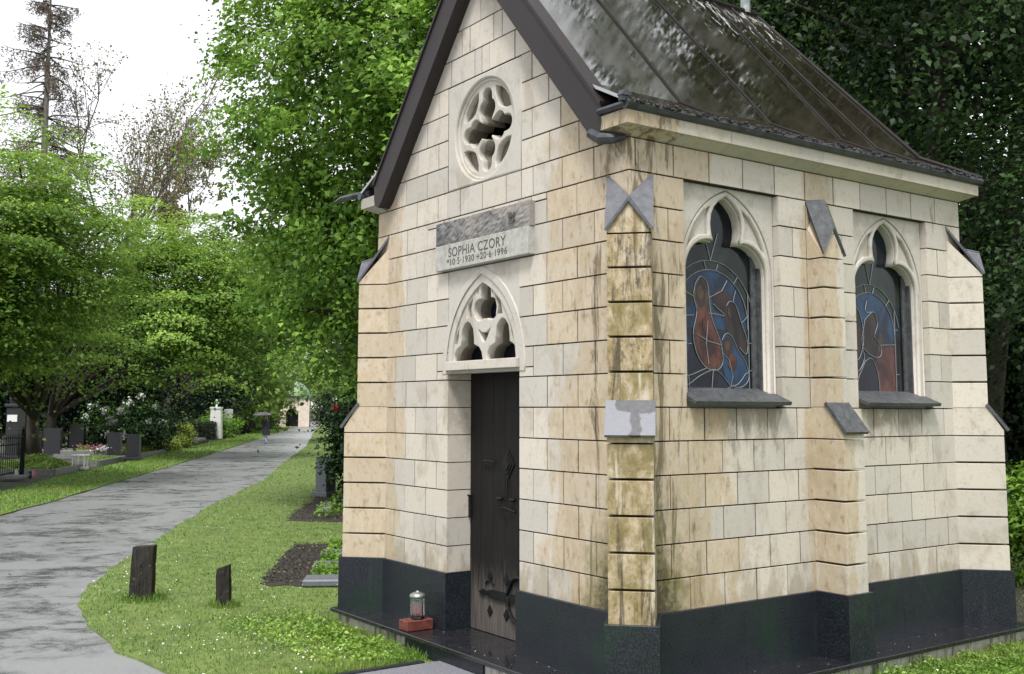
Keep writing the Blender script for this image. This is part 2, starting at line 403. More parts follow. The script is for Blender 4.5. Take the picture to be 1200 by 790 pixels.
def glass(name, a, b, sc=6):
    t = NT(name); f = t.noise(sc, 5, .6, (1, 1, .6), .6); c = t.mix(t.step(f, .36, .66), tuple(x * .5 for x in a), tuple(x * .8 for x in b))
    t.set(Base_Color=c, Roughness=.10); t.b.inputs['Specular IOR Level'].default_value = .3; t.bump(t.noise(9, 3), .10, .01); return t.mat
M['g_dark'] = glass('night_blue_glass', (.003, .006, .008), (.008, .018, .026))
M['g_green'] = glass('bottle_green_glass', (.004, .009, .007), (.012, .026, .018))
M['g_blue'] = glass('deep_blue_glass', (.004, .014, .038), (.012, .052, .120))
M['g_brown'] = glass('umber_glass', (.008, .005, .005), (.034, .018, .014), 9)
M['g_robe'] = glass('orange_red_glass', (.045, .015, .010), (.125, .040, .024), 9)
M['g_flesh'] = glass('ochre_glass', (.018, .012, .008), (.075, .045, .024), 9)
M['g_ink'] = glass('ink_blue_glass', (.004, .005, .010), (.010, .014, .030))

def asphalt():
    t = NT('wet_asphalt'); v = t.n('ShaderNodeVectorRotate', rotation_type='Z_AXIS'); t.l(t.P, v.inputs[0]); v.inputs['Angle'].default_value = rad(27.4)
    R = v.outputs[0]
    sp = t.noise(70, 4, .7); pud = t.noise(1.1, 7, .72, (1.1, .8, 1), .5, vec=R); fin = t.noise(4.2, 9, .76, (1.2, .8, 1), .4, vec=R)
    c = t.mix(t.lin(sp, .3, .7), (.085, .085, .089), (.25, .25, .258))
    c = t.mix(t.m('MULTIPLY', t.step(t.m('ADD', t.m('MULTIPLY', fin, .6), t.m('MULTIPLY', pud, .4)), .47, .64), .72), c, (.032, .040, .045))
    c = t.mix(t.m('MULTIPLY', t.step(t.noise(40, 4, .8, off=(3, 1, 0)), .66, .7), .5), c, (.22, .215, .20))
    w = t.m('ADD', t.m('MULTIPLY', pud, .6), t.m('MULTIPLY', fin, .4))
    t.set(Base_Color=c, Roughness=t.step(w, .46, .62, .42, .16)); t.b.inputs['IOR'].default_value = 3.0
    t.bump(t.m('ADD', t.m('MULTIPLY', sp, .5), t.m('MULTIPLY', fin, 1.)), .30, .006); return t.mat
M['asphalt'] = asphalt()
def soil(name, a, b, sc=9):
    t = NT(name); f = t.noise(sc, 7, .72); c = t.mix(t.lin(f, .3, .7), a, b)
    c = t.mix(t.m('MULTIPLY', t.step(t.noise(sc * 5, 4, .7), .6, .7), .45), c, tuple(min(1, x * 2.3) for x in b))
    t.set(Base_Color=c, Roughness=.85); t.bump(f, .8, .03); return t.mat
M['soil'] = soil('dark_grave_soil', (.012, .010, .009), (.045, .036, .030), 14)
M['soil_crumb'] = soil('soil_crumb', (.02, .016, .013), (.075, .06, .048), 30)
M['turf'] = soil('turf_soil', (.05, .085, .015), (.15, .20, .045), 5)
M['earth'] = soil('shaded_earth', (.012, .016, .008), (.04, .05, .022), 2)
def grass_mat(name, dk, lt):
    t = NT(name); tone = t.attr(); pat = t.noise(.55, 4, .6); p2 = t.noise(2.6, 4, .6)
    k = t.m('ADD', t.m('MULTIPLY', tone, .5), t.m('ADD', t.m('MULTIPLY', pat, .6), t.m('MULTIPLY', p2, .45)))
    c = t.mix(t.lin(k, .35, 1.15), dk, lt); yel = t.step(t.noise(.8, 3, .6, off=(7, 3, 0)), .5, .7)
    c = t.mix(t.m('MULTIPLY', yel, .45), c, (.33, .34, .09)); t.set(Base_Color=c, Roughness=.5)
    tr = t.n('ShaderNodeBsdfTranslucent'); t.l(c, tr.inputs[0]); mx = t.n('ShaderNodeMixShader'); mx.inputs[0].default_value = .3
    t.l(t.b.outputs[0], mx.inputs[1]); t.l(tr.outputs[0], mx.inputs[2]); t.l(mx.outputs[0], t.out.inputs[0]); return t.mat
M['grass'] = grass_mat('lawn_grass', (.055, .135, .014), (.185, .315, .046))
M['grass2'] = grass_mat('verge_grass', (.075, .17, .014), (.19, .34, .04))
M['petal'] = plain('white_petal', (.75, .75, .68), .6, 0, .1, 9, 0)
def post_wood():
    t = NT('charred_post_wood'); g = t.noise(14, 6, .7, (3, 3, .35), .4); c = t.mix(t.lin(g, .3, .7), (.006, .006, .0055), (.040, .034, .028))
    c = t.mix(t.m('MULTIPLY', t.step(t.noise(22, 5, .7), .58, .7), .6), c, (.05, .06, .035)); c = t.mix(t.m('MULTIPLY', t.step(t.noise(30, 4, .7, off=(3, 3, 3)), .64, .7), .6), c, (.22, .22, .20))
    t.set(Base_Color=c, Roughness=.7); t.b.inputs['Specular IOR Level'].default_value = .25; t.bump(g, .8, .02); return t.mat
M['post'] = post_wood()
M['bark'] = plain('tree_bark', (.045, .036, .028), .8, 0, .4, 8, .6)
M['bark_grey'] = plain('grey_bark', (.10, .088, .075), .8, 0, .35, 8, .4)
M['headstone'] = plain('polished_dark_headstone', (.016, .018, .021), .35, 0, .3, 40, .05)
M['headstone_grey'] = plain('blue_grey_headstone', (.12, .125, .145), .45, 0, .25, 50, .1)
M['headstone_brown'] = plain('brown_headstone', (.055, .042, .036), .5, 0, .25, 30, .1)
M['kerbstone'] = plain('grave_kerb_stone', (.16, .16, .152), .55, 0, .3, 15, .3)
M['pale_stone'] = plain('pale_marble', (.62, .63, .60), .5, 0, .15, 10, .1)
M['render'] = plain('pink_sandstone', (.62, .52, .46), .8, 0, .15, 3, .2)
M['copper'] = plain('green_copper_roof', (.16, .23, .18), .6, 0, .3, 2, .2)
M['brick_r'] = plain('red_brick', (.13, .036, .026), .55, 0, .45, 30, .5)
M['red_wax'] = plain('red_candle', (.32, .012, .016), .35, 0, .2, 9, 0)
M['tin'] = plain('worn_tin', (.30, .32, .30), .35, .8, .4, 30, .2)
M['coat'] = plain('dark_navy_coat', (.016, .016, .026), .8, 0, .3, 15, .2)
M['jeans'] = plain('light_blue_denim', (.26, .34, .46), .8, 0, .2, 30, .2)
M['skin'] = plain('skin', (.45, .28, .21), .5, 0, .08, 20, 0)
M['shoe'] = plain('dark_shoe', (.02, .02, .02), .5)
M['hair'] = plain('dark_hair', (.025, .018, .012), .6)
M['umbrella'] = plain('grey_umbrella_cloth', (.15, .15, .165), .35, 0, .2, 8, 0)
M['white_paint'] = plain('white_sign_paint', (.72, .72, .70), .5, 0, .05, 8, 0)
def glazing():
    t = NT('lantern_glass'); t.set(Base_Color=(.85, .9, .88), Roughness=.05); t.b.inputs['Transmission Weight'].default_value = .9; return t.mat
M['lantern_glass'] = glazing()

# ------------------------------------------------------------------ the chapel
chapel = thing('memorial_chapel', 'small cream stone chapel with steep dark metal roof and black granite plinth', 'chapel')

DOOR = (-1.98, -1.10, -.6, 1.465)
TYMP = (-1.98, -1.10, 1.465, 2.2)
PLAQ = (-2.05, -.96, 2.2, 2.555)
ROSE = (-2.0, -1.073, 2.8, 3.6)
W1 = (.452, 1.318, 1.2, 2.6); W2 = (2 * YM - 1.318, 2 * YM - .452, 1.2, 2.6)
odd = [0, -.32, -.632, -.943, -1.25, -1.54, -1.83, -2.137, -2.448, -2.76, -XW]
even = [0, -.175, -.486, -.795, -1.105, -1.41, -1.67, -1.975, -2.285, -2.594, -2.905, -XW]
gab = {14: [0, -.15, -.461, -.763, -1.073, -2.0, -2.3, -2.62, -XW], 15: [0, -.3, -.644, -.951, -2.135, -2.44, -2.75, -XW],
       16: [0, -.461, -.769, -1.073, -2.0, -2.3, -2.6, -XW], 17: [0, -.644, -.951, -1.073, -2.0, -2.135, -2.44, -XW],
       18: [-.8, -1.148, -1.458, -1.554, -1.646, -1.96, -2.3], 19: [-.9, -1.298, -1.405, -1.711, -1.813, -2.2], 20: [-1.0, -1.57, -2.1], 21: [-1.0, -1.45, -2.1]}
SL = 1.19
gclip = [(SL, 1, 4.46 + SL * XC), (-SL, 1, 4.46 - SL * XC)]
wall = MB()
for k in range(0, 22):
    js = gab.get(k) or (odd if k % 2 else even)
    course(wall, front, k * .2, k * .2 + .2, js, [DOOR, TYMP, PLAQ, ROSE], gclip if k >= 13 else ())
sodd = [0, .0, .303, .597, .879, 1.168, 1.457, YM, 1.978, 2.272, 2.565, 2.845, 3.129, YL]
sevn = [0, .16, .455, .749, 1.035, 1.325, 1.62, 1.825, 2.115, 2.402, 2.687, 2.97, 3.27, YL]
for k in range(0, 13):
    if k in (6, 8, 10, 12): js = [0, .16, .452, 1.318, 1.6, 1.83, 2.117, 2.983, 3.28, YL]
    elif k >= 6: js = [0, .16, .313, .452, 1.318, 1.459, 1.6, 1.83, 1.976, 2.117, 2.983, 3.122, 3.28, YL]
    else: js = sodd if k % 2 else sevn
    course(wall, side, k * .2, k * .2 + .2, js, [W1, W2])
course(wall, side, 2.6, 2.8, [0, .052, .364, .674, .983, 1.29, 1.597, 1.899, 2.198, 2.507, 2.807, 3.112, YL])
for k in range(0, 14):       # hidden sides, plainer
    course(wall, rear, k * .2, k * .2 + .2, [i * .308 + (.154 if k % 2 else 0) for i in range(0, 10)] + [0, XW])
    course(wall, left, k * .2, k * .2 + .2, [-i * .29 - (.145 if k % 2 else 0) for i in range(0, 12)] + [0, -YL])
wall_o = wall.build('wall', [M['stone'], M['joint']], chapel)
core = MB()                  # masonry core behind the facing blocks
for u0, u1, v0, v1 in rects_minus(-XW + .1, -.1, -.4, 4.5, [(-1.99, -1.09, -.6, 2.15), (-1.9, -1.2, 2.8, 3.6)]):
    p = [(u0, v0), (u1, v0), (u1, v1), (u0, v1)]
    for c in ((SL, 1, 4.36 + SL * XC), (-SL, 1, 4.36 - SL * XC)):
        if p: p = clip(p, *c)
    if p: core.prism(p, front, -.24, -.03)
for u0, u1, v0, v1 in rects_minus(.1, YL - .1, -.4, 2.8, [(W1[0] - .02, W1[1] + .02, 1.2, 2.6), (W2[0] - .02, W2[1] + .02, 1.2, 2.6)]):
    core.prism([(u0, v0), (u1, v0), (u1, v1), (u0, v1)], side, -.24, -.03)
core.prism([(.2, -.4), (XW - .2, -.4), (XW - .2, 2.9), (.2, 2.9)], rear, -.3, -.2)
core.prism([(-YL + .2, -.4), (-.2, -.4), (-.2, 2.9), (-YL + .2, 2.9)], left, -.3, -.2)
core.prism([(-1.0, 2.85), (-2.1, 2.85), (-2.1, 3.6), (-1.0, 3.6)][::-1], front, -.5, -.45)
core.build('wall_core', M['dark_void'], wall_o)

# plinth of black granite, broken forward round every buttress
pl = MB(); PT = .014
def plin(poly, fn, n0, n1): pl.prism(poly, fn, n0, n1)
def plr(u0, u1, fn, n): plin([(u0, -.41), (u1, -.41), (u1, PT), (u0, PT)], fn, -.2, n)
plr(-XW, -2.62, front, .022); plr(-2.6175, -1.968, front, .0225); plr(-1.112, 0, front, .022)
plr(0, .899, side, .022); plr(.9015, YM, side, .0222); plr(YM, 2.519, side, .022); plr(2.5215, YL, side, .0223); plr(0, XW, rear, .022); plr(-YL, 0, left, .022)
CORN = [(0, 0, S2, -S2), (-XW, 0, -S2, -S2), (0, YL, S2, S2), (-XW, YL, -S2, S2)]
for cx, cy, ex, ey in CORN:
    plin([(-.152, -.412), (.152, -.412), (.152, PT + .002), (-.152, PT + .002)], diag(cx, cy, ex, ey), -.3, .246)
plin([(YM - .13, -.412), (YM + .13, -.412), (YM + .13, PT + .002), (YM - .13, PT + .002)], side, -.1, .262)
plinth = pl.build('plinth', M['granite'], chapel)
bv = plinth.modifiers.new('arris', 'BEVEL'); bv.width = .003; bv.segments = 1

# buttresses: bevelled courses, two stages, sloping slabs and folded slate caps
def chunk(mb, fn, hw, n0, n1, z0, z1, tone=None):
    block(mb, [(-hw, z0), (hw, z0), (hw, z1), (-hw, z1)], fn, depth=-(n0 - .0), nfront=n1, tone=tone)
def chunk3(mb, fn, hw, n0, n1, z0, z1):
    """course of a buttress, chamfered at its beds on all three faces"""
    g, b = .0065, .003; tn = random.random(); j = random.uniform(-.0015, .0015); n1 += j
    def ring(e, z): return [fn(-hw + e, z, n0), fn(-hw + e, z, n1 - e), fn(hw - e, z, n1 - e), fn(hw - e, z, n0)]
    vs = ring(b, z0 + g) + ring(0, z0 + g + b) + ring(0, z1 - g - b) + ring(b, z1 - g)
    fs = [(k * 4 + i, k * 4 + i + 1, k * 4 + 5 + i, k * 4 + 4 + i) for k in range(3) for i in range(3)] + [(12, 13, 14, 15), (3, 2, 1, 0)]
    mb.add(vs, fs, 0, tn)
def slab(mb, quad, th):
    """a thick slate from four corner points (top face), thickness downwards along its normal"""
    q = [Vector(p) for p in quad]; n = (q[1] - q[0]).cross(q[2] - q[0]).normalized()
    if n.z < 0: n = -n
    vs = q + [p - n * th for p in q]; k = len(q)
    mb.add(vs, [tuple(range(k)), tuple(range(2 * k - 1, k - 1, -1))] + [(i, (i + 1) % k, k + (i + 1) % k, k + i) for i in range(k)])
def buttress(fn, hw, dup, dlow, nin, label, mat, capmat, lowmat, corner):
    b = MB()
    for k in range(0, 5): chunk3(b, fn, hw, nin, dlow, k * .2, k * .2 + .2)
    # weathering course between the stages
    b.add([fn(s * hw, z, n) for s in (-1, 1) for z, n in ((1.003, nin), (1.003, dlow), (1.04, dlow), (1.205, dup), (1.205, nin))],
          [(0, 1, 2, 3, 4), (9, 8, 7, 6, 5), (1, 6, 7, 2), (2, 7, 8, 3), (0, 5, 6, 1)], 0, .6)
    for k in range(6, 11): chunk3(b, fn, hw, nin, dup, k * .2, k * .2 + .2)
    tip, apex = 2.235, 2.41
    rb = 2.44 if corner else 2.60
    nb = .015 if corner else -.01
    et = 2.605 if corner else 2.42 + .18
    nbk = -hw if corner else -.01
    if corner: quadL = lambda s, e: [fn(s * (hw + e), tip - .012, dup + .018), fn(0, apex, dup + .018), fn(0, rb, nb), fn(s * (hw + e), et + .01, nbk - .02)]
    else: quadL = lambda s, e: [fn(s * (hw + e), tip - .012, dup + .018), fn(0, apex, dup + .018), fn(0, 2.612, dup + .018 - .076), fn(s * (hw + e), 2.60, -.002)]
    b.add([fn(-hw, 2.203, dup), fn(hw, 2.203, dup), fn(hw, tip - .02, dup), fn(0, apex - .03, dup), fn(-hw, tip - .02, dup),
           fn(-hw, 2.203, nin), fn(hw, 2.203, nin), fn(hw, et - .04, nin), fn(0, rb - .05, nb), fn(-hw, et - .04, nin)],
          [(0, 1, 2, 3, 4), (0, 5, 9, 4), (1, 6, 7, 2), (2, 7, 8, 3), (3, 8, 9, 4)], 0, .7)
    o = b.build('buttress', mat, chapel); 
    if label: o['label'] = label
    c = MB()
    for s in (-1, 1):
        q = quadL(s, .012)
        if corner: slab(c, [q[0], q[1], q[2]], .016); slab(c, [q[0], q[2], q[3]], .016)
        else: slab(c, q, .020)
    c.build('slate_cap', capmat, o)
    l = MB(); e = .012
    slab(l, [fn(-hw - e, 1.045, dlow + .04), fn(hw + e, 1.045, dlow + .04), fn(hw + e, 1.24, dup - .002), fn(-hw - e, 1.24, dup - .002)], .022)
    l.build('sloping_slab', lowmat, o)
    return o
for i, (cx, cy, ex, ey) in enumerate(CORN):
    buttress(diag(cx, cy, ex, ey), .128, .118, .222, -.2, 'corner buttress streaked with black and green algae' if i == 0 else 'ochre stained corner buttress' if i == 1 else None,
             M['stone_c'] if i == 0 else M['stone_b'], M['slate_grey'], M['slab_patch'] if i == 0 else M['slate'], True)
mid = lambda u, v, n: side(YM + u, v, n)
buttress(mid, .107, .122, .238, -.1, 'buttress between the windows with a brown rain streak', M['stone_b'], M['slate'], M['slate'], False)

# cornice, gutter and roof
co = MB()
def corn(seg):
    """profile swept along a list of (x,y,ox,oy) stations"""
    prof = [(-.02, 2.803), (.004, 2.803), (.085, 2.842), (.105, 2.846), (.107, 2.93), (-.02, 2.93)]
    k = len(prof); vs = []
    for x, y, ox, oy in seg: vs += [(x + ox * n, y + oy * n, z) for n, z in prof]
    fs = [(j * k + i, j * k + (i + 1) % k, (j + 1) * k + (i + 1) % k, (j + 1) * k + i) for j in range(len(seg) - 1) for i in range(k)]
    fs += [tuple(range(k - 1, -1, -1)), tuple((len(seg) - 1) * k + i for i in range(k))]
    co.add(vs, fs, 0, random.random())
g = .0015
corn([(-.145, 0, 0, -1), (0, 0, 1, -1), (0, .767 - g, 1, 0)])
corn([(0, .767 + g, 1, 0), (0, 1.662 - g, 1, 0)]); corn([(0, 1.662 + g, 1, 0), (0, 2.552 - g, 1, 0)])
corn([(0, 2.552 + g, 1, 0), (0, YL, 1, 1), (-.4, YL, 0, 1)])
corn([(-XW + .145, 0, 0, -1), (-XW, 0, -1, -1), (-XW, 1.7, -1, 0)]); corn([(-XW, 1.703, -1, 0), (-XW, YL, -1, 1), (-XW + .4, YL, 0, 1)])
corn([(-.404, YL, 0, 1), (-XW + .404, YL, 0, 1)])
co.build('cornice', M['cornice'], chapel)

ZR, ZK, XK = 4.68, 3.195, .29       # ridge, eaves kink
rf = MB()
def roofside(sx):
    X = (lambda x: x) if sx > 0 else (lambda x: 2 * XC - x)
    a = [(X(XC), -.10, ZR), (X(XC), 2.93, ZR), (X(-XK), 3.40, ZK), (X(-XK), -.10, ZK)]
    b = [a[3], a[2], (X(.135), 3.56, 2.975), (X(.135), -.115, 2.975)]
    for q in (a, b): slab(rf, q if sx > 0 else q[::-1], .02)
roofside(1); roofside(-1)
slab(rf, [(XC, 2.93, ZR), (2 * XC + XK, 3.40, ZK), (-XK, 3.40, ZK)], .02)
slab(rf, [(-XK, 3.40, ZK), (2 * XC + XK, 3.40, ZK), (2 * XC - .135, 3.57, 2.975), (.135, 3.57, 2.975)], .02)
roof = rf.build('roof', M['roof'], chapel)
for ys in ((.719, .729, .74), (1.49, 1.615, 1.66), (2.37, 2.405, 2.43), (2.60, 2.84, 2.9)):
    for sx in (1, -1):
        X = (lambda x: x) if sx > 0 else (lambda x: 2 * XC - x)
        sm = MB()
        sm.tube([(X(XC + .02), ys[0], ZR - .015), (X(-XK), ys[1], ZK + .006), (X(.13), ys[2], 2.982)], .0095, 6)
        sm.build('standing_seam', M['seam'], roof)
rc = MB(); rc.tube([(XC, -.12, ZR + .0), (XC, 2.95, ZR + .0)], .03, 8)
for sx in (1, -1):
    X = (lambda x: x) if sx > 0 else (lambda x: 2 * XC - x)
    rc.tube([(XC, 2.93, ZR), (X(-XK), 3.40, ZK + .008), (X(.13), 3.56, 2.985)], .018, 6)
rc.build('ridge_cap', M['seam'], roof)
fl = MB(); fl.lathe([(.045, 0), (.045, .15), (.05, .15), (.085, .152), (.085, .2), (.03, .23)], (XC, 2.80, ZR - .01), 16); fl.build('flue', M['tin'], roof)
vb = MB()
def verge(sx):
    X = (lambda x: x) if sx > 0 else (lambda x: 2 * XC - x)
    p = [(XC, 4.70), (XC, 4.395), (-.25, 2.86), (-.19, 2.815), (-.135, 2.84), (-.12, 2.90), (-.128, 3.02)]
    p = [(X(a), b) for a, b in p]
    vb.prism(p if sx < 0 else p[::-1], front, -.02, .108)
    # raised drip edge along the top
    q = [(X(XC), 4.715), (X(XC), 4.69), (X(-.122), 3.002), (X(-.115), 3.024)]
    vb.prism(q if sx < 0 else q[::-1], front, -.0, .122)
verge(1); verge(-1)
vrg = vb.build('verge_board', M['brown_metal'], roof)
wr = MB(); wr.tube([(-.225, -.10, 2.85), (-.14, -.095, 2.80), (-.06, -.06, 2.79), (-.02, -.01, 2.80)], [.035, .04, .032, .02], 8)
wr.build('lead_wrap', M['lead'], roof)
gu = MB()
for sx in (1, -1):
    X = (lambda x: x) if sx > 0 else (lambda x: 2 * XC - x)
    gu.tube([(X(.105), -.125, 2.955), (X(.112), 1.2, 2.957), (X(.112), 3.56, 2.957)], .032, 8)
    if sx > 0: gu.tube([(.11, -.115, 2.952), (-.135, -.115, 2.957)], .022, 6)
gu.tube([(.1, 3.56, 2.957), (2 * XC - .1, 3.56, 2.957)], .03, 8)
gutter = gu.build('gutter', M['lead'], roof)
li = MB(); R0 = random.Random(3)
for i in range(900):        # needles, moss and leaf crumbs lying in the gutter
    y = R0.uniform(-.1, 3.5); x = .118 + R0.uniform(-.035, .03); z = 2.978 + R0.uniform(-.012, .012); s = R0.uniform(.004, .011)
    li.box((x - s, y - s, z - s * .5), (x + s, y + s, z + s * .5), rot=R0.uniform(0, 3))
kind(li.build('gutter_debris', M['litter'], gutter), 'stuff')
sp = MB(); sp.tube([(-XW - .02, -.06, 2.975), (-XW - .25, -.10, 2.985), (-XW - .47, -.10, 3.0), (-XW - .60, -.1, 2.985)], [.03, .028, .024, .014], 8); sp.build('gutter_spout', M['lead'], gutter)
ck = MB(); ck.box((.09, -.16, 2.965), (.12, -.10, 3.005)); ck.prism([(-.165, 2.995), (-.10, 2.995), (-.09, 3.012), (-.15, 3.025)], side, .085, .13); ck.build('gutter_stop', M['lead'], gutter)

# ---- pointed side windows
def arc(cx, cz, r, a0, a1, n=14): return [(cx + r * math.cos(rad(a0 + (a1 - a0) * i / n)), cz + r * math.sin(rad(a0 + (a1 - a0) * i / n))) for i in range(n + 1)]
def pointed(hw, zs, zt, zb):
    """pointed arch outline, ccw from bottom left"""
    h = zt - zs; R = (hw * hw + h * h) / (2 * hw); cx = R - hw
    aT = math.degrees(math.atan2(h, cx))
    right = arc(-cx, zs, R, 0, aT); 
    return [(-hw, zb), (hw, zb)] + right + [(-x, z) for x, z in right[::-1][1:]]
def trefoil_opening(zb=1.30):
    rt = [(.372, zb), (.372, 2.05)] + arc(.165, 2.05, .207, 8, 92, 10) + [(.122, 2.252)]
    lobe = [(.122, 2.252), (.140, 2.30), (.147, 2.36), (.138, 2.42), (.112, 2.47), (.06, 2.52), (0, 2.552)]
    r = rt + lobe[1:]
    return [(-x, z) for x, z in r[::-1][1:]][::-1][::-1] + [] if False else r + [(-x, z) for x, z in r[::-1][1:]]
def off(pts, u): return [(p[0] + u, p[1]) for p in pts]
def window(yc, lab, scene):
    w = thing('x', '', ''); bpy.data.objects.remove(w)
    pieces = []
    rect = [(-.433, 1.2), (.433, 1.2), (.433, 2.6), (-.433, 2.6)]
    arch = pointed(.418, 2.02, 2.585, 1.26)
    tre = trefoil_opening(1.27)
    spR = [(.165, 2.292), (.175, 2.36), (.168, 2.42), (.145, 2.475), (.21, 2.435), (.285, 2.35), (.345, 2.235), (.36, 2.19), (.31, 2.245), (.25, 2.283)]
    spL = [(-x, z) for x, z in spR[::-1]]
    pieces.append(shape2d('window', lambda u, v, n: side(yc + u, v, n), rect, [pointed(.424, 2.02, 2.591, 1.25)], -.16, -.050, M['smooth'], None, .004))
    pieces.append(shape2d('p', lambda u, v, n: side(yc + u, v, n), arch, [tre, spR, spL], -.085, -.053, M['smooth'], None, .010))
    # inner order, a little narrower, carrying the glass
    pieces.append(shape2d('p', lambda u, v, n: side(yc + u, v, n), pointed(.420, 2.02, 2.588, 1.26), [[(x * .985, z if z < 1.3 else 1.3 + (z - 1.3) * .992) for x, z in tre]], -.20, -.080, M['smooth'], None, .004))
    o = join_meshes('window', pieces, chapel); o['label'] = lab
    # stained glass
    gl = MB(); fn = lambda u, v, n: side(yc + u, v, n)
    gl.prism([(-.40, 1.28), (.40, 1.28), (.40, 2.56), (-.40, 2.56)], fn, -.150, -.142, 0)
    for pi_, (mi, poly) in enumerate(scene['pieces']): gl.prism(poly, fn, -.143, -.1412 + .0003 * pi_, mi)
    glo = gl.build('stained_glass', [M[k] for k in ('g_dark', 'g_green', 'g_blue', 'g_brown', 'g_robe', 'g_flesh', 'g_ink')], o)
    ld = MB()
    for ln in scene['lines']: ld.tube([fn(u, v, -.1365) for u, v in ln], .0026, 5)
    ld.build('leading', M['leading'], glo)
    fr = MB()
    fr.prism([(.300, 1.28), (.345, 1.28), (.345, 2.16), (.300, 2.24)], fn, -.140, -.128)
    fr.prism([(.352, 1.28), (.372, 1.28), (.372, 2.10), (.352, 2.14)], fn, -.140, -.100)
    fr.build('iron_frame', M['slate'], o)
    sl = MB()
    slab(sl, [fn(-.40, 1.325, -.135), fn(-.40, 1.325, -.02), fn(.40, 1.325, -.02), fn(.40, 1.325, -.135)][::-1], .03) if False else None
    slab(sl, [fn(-.43, 1.238, .075), fn(.436, 1.238, .075), fn(.43, 1.325, -.135), fn(-.43, 1.325, -.135)], .024)
    so = sl.build('sill', M['slate'], o)
def smooth_line(pts, n=5):
    out = []; P = [np.array(p) for p in pts]; P = [2 * P[0] - P[1]] + P + [2 * P[-1] - P[-2]]
    for i in range(1, len(P) - 2):
        for k in range(n):
            t = k / n; a, b, c, d = P[i - 1:i + 3]
            out.append(tuple(.5 * ((2 * b) + (c - a) * t + (2 * a - 5 * b + 4 * c - d) * t * t + (3 * b - a - 3 * c + d) * t ** 3)))
    return out + [tuple(P[-2])]
def closed(pts, n=5):
    return smooth_line(pts + [pts[0]], n)[:-1]
# picture of the first window: standing figure in a red robe, two lower figures against a blue ground
dome = arc(-.07, 1.74, .34, -5, 185, 18)
fig = closed([(-.21, 1.98), (-.16, 2.03), (-.10, 1.99), (-.085, 1.88), (-.06, 1.76), (.01, 1.62), (.03, 1.50), (-.02, 1.44), (-.12, 1.45), (-.20, 1.53), (-.235, 1.66), (-.20, 1.80), (-.225, 1.90)])
robe = closed([(-.19, 1.80), (-.09, 1.82), (-.04, 1.68), (.02, 1.56), (0, 1.47), (-.10, 1.475), (-.185, 1.55), (-.21, 1.68)])
head = closed([(-.20, 1.97), (-.16, 2.01), (-.12, 1.97), (-.12, 1.87), (-.16, 1.83), (-.20, 1.88)])
f2 = closed([(.055, 1.83), (.10, 1.885), (.16, 1.86), (.21, 1.75), (.26, 1.64), (.25, 1.55), (.17, 1.60), (.09, 1.66), (.07, 1.74)])
f3 = closed([(.015, 1.62), (.06, 1.675), (.115, 1.66), (.17, 1.58), (.25, 1.48), (.265, 1.38), (.18, 1.33), (.08, 1.36), (.03, 1.46), (.03, 1.54)])
hd3 = closed([(.04, 1.63), (.08, 1.655), (.125, 1.62), (.12, 1.55), (.07, 1.53), (.04, 1.57)])
sh = closed([(-.06, 1.93), (.02, 1.96), (.12, 1.93), (.13, 1.86), (.05, 1.80), (-.04, 1.83)])
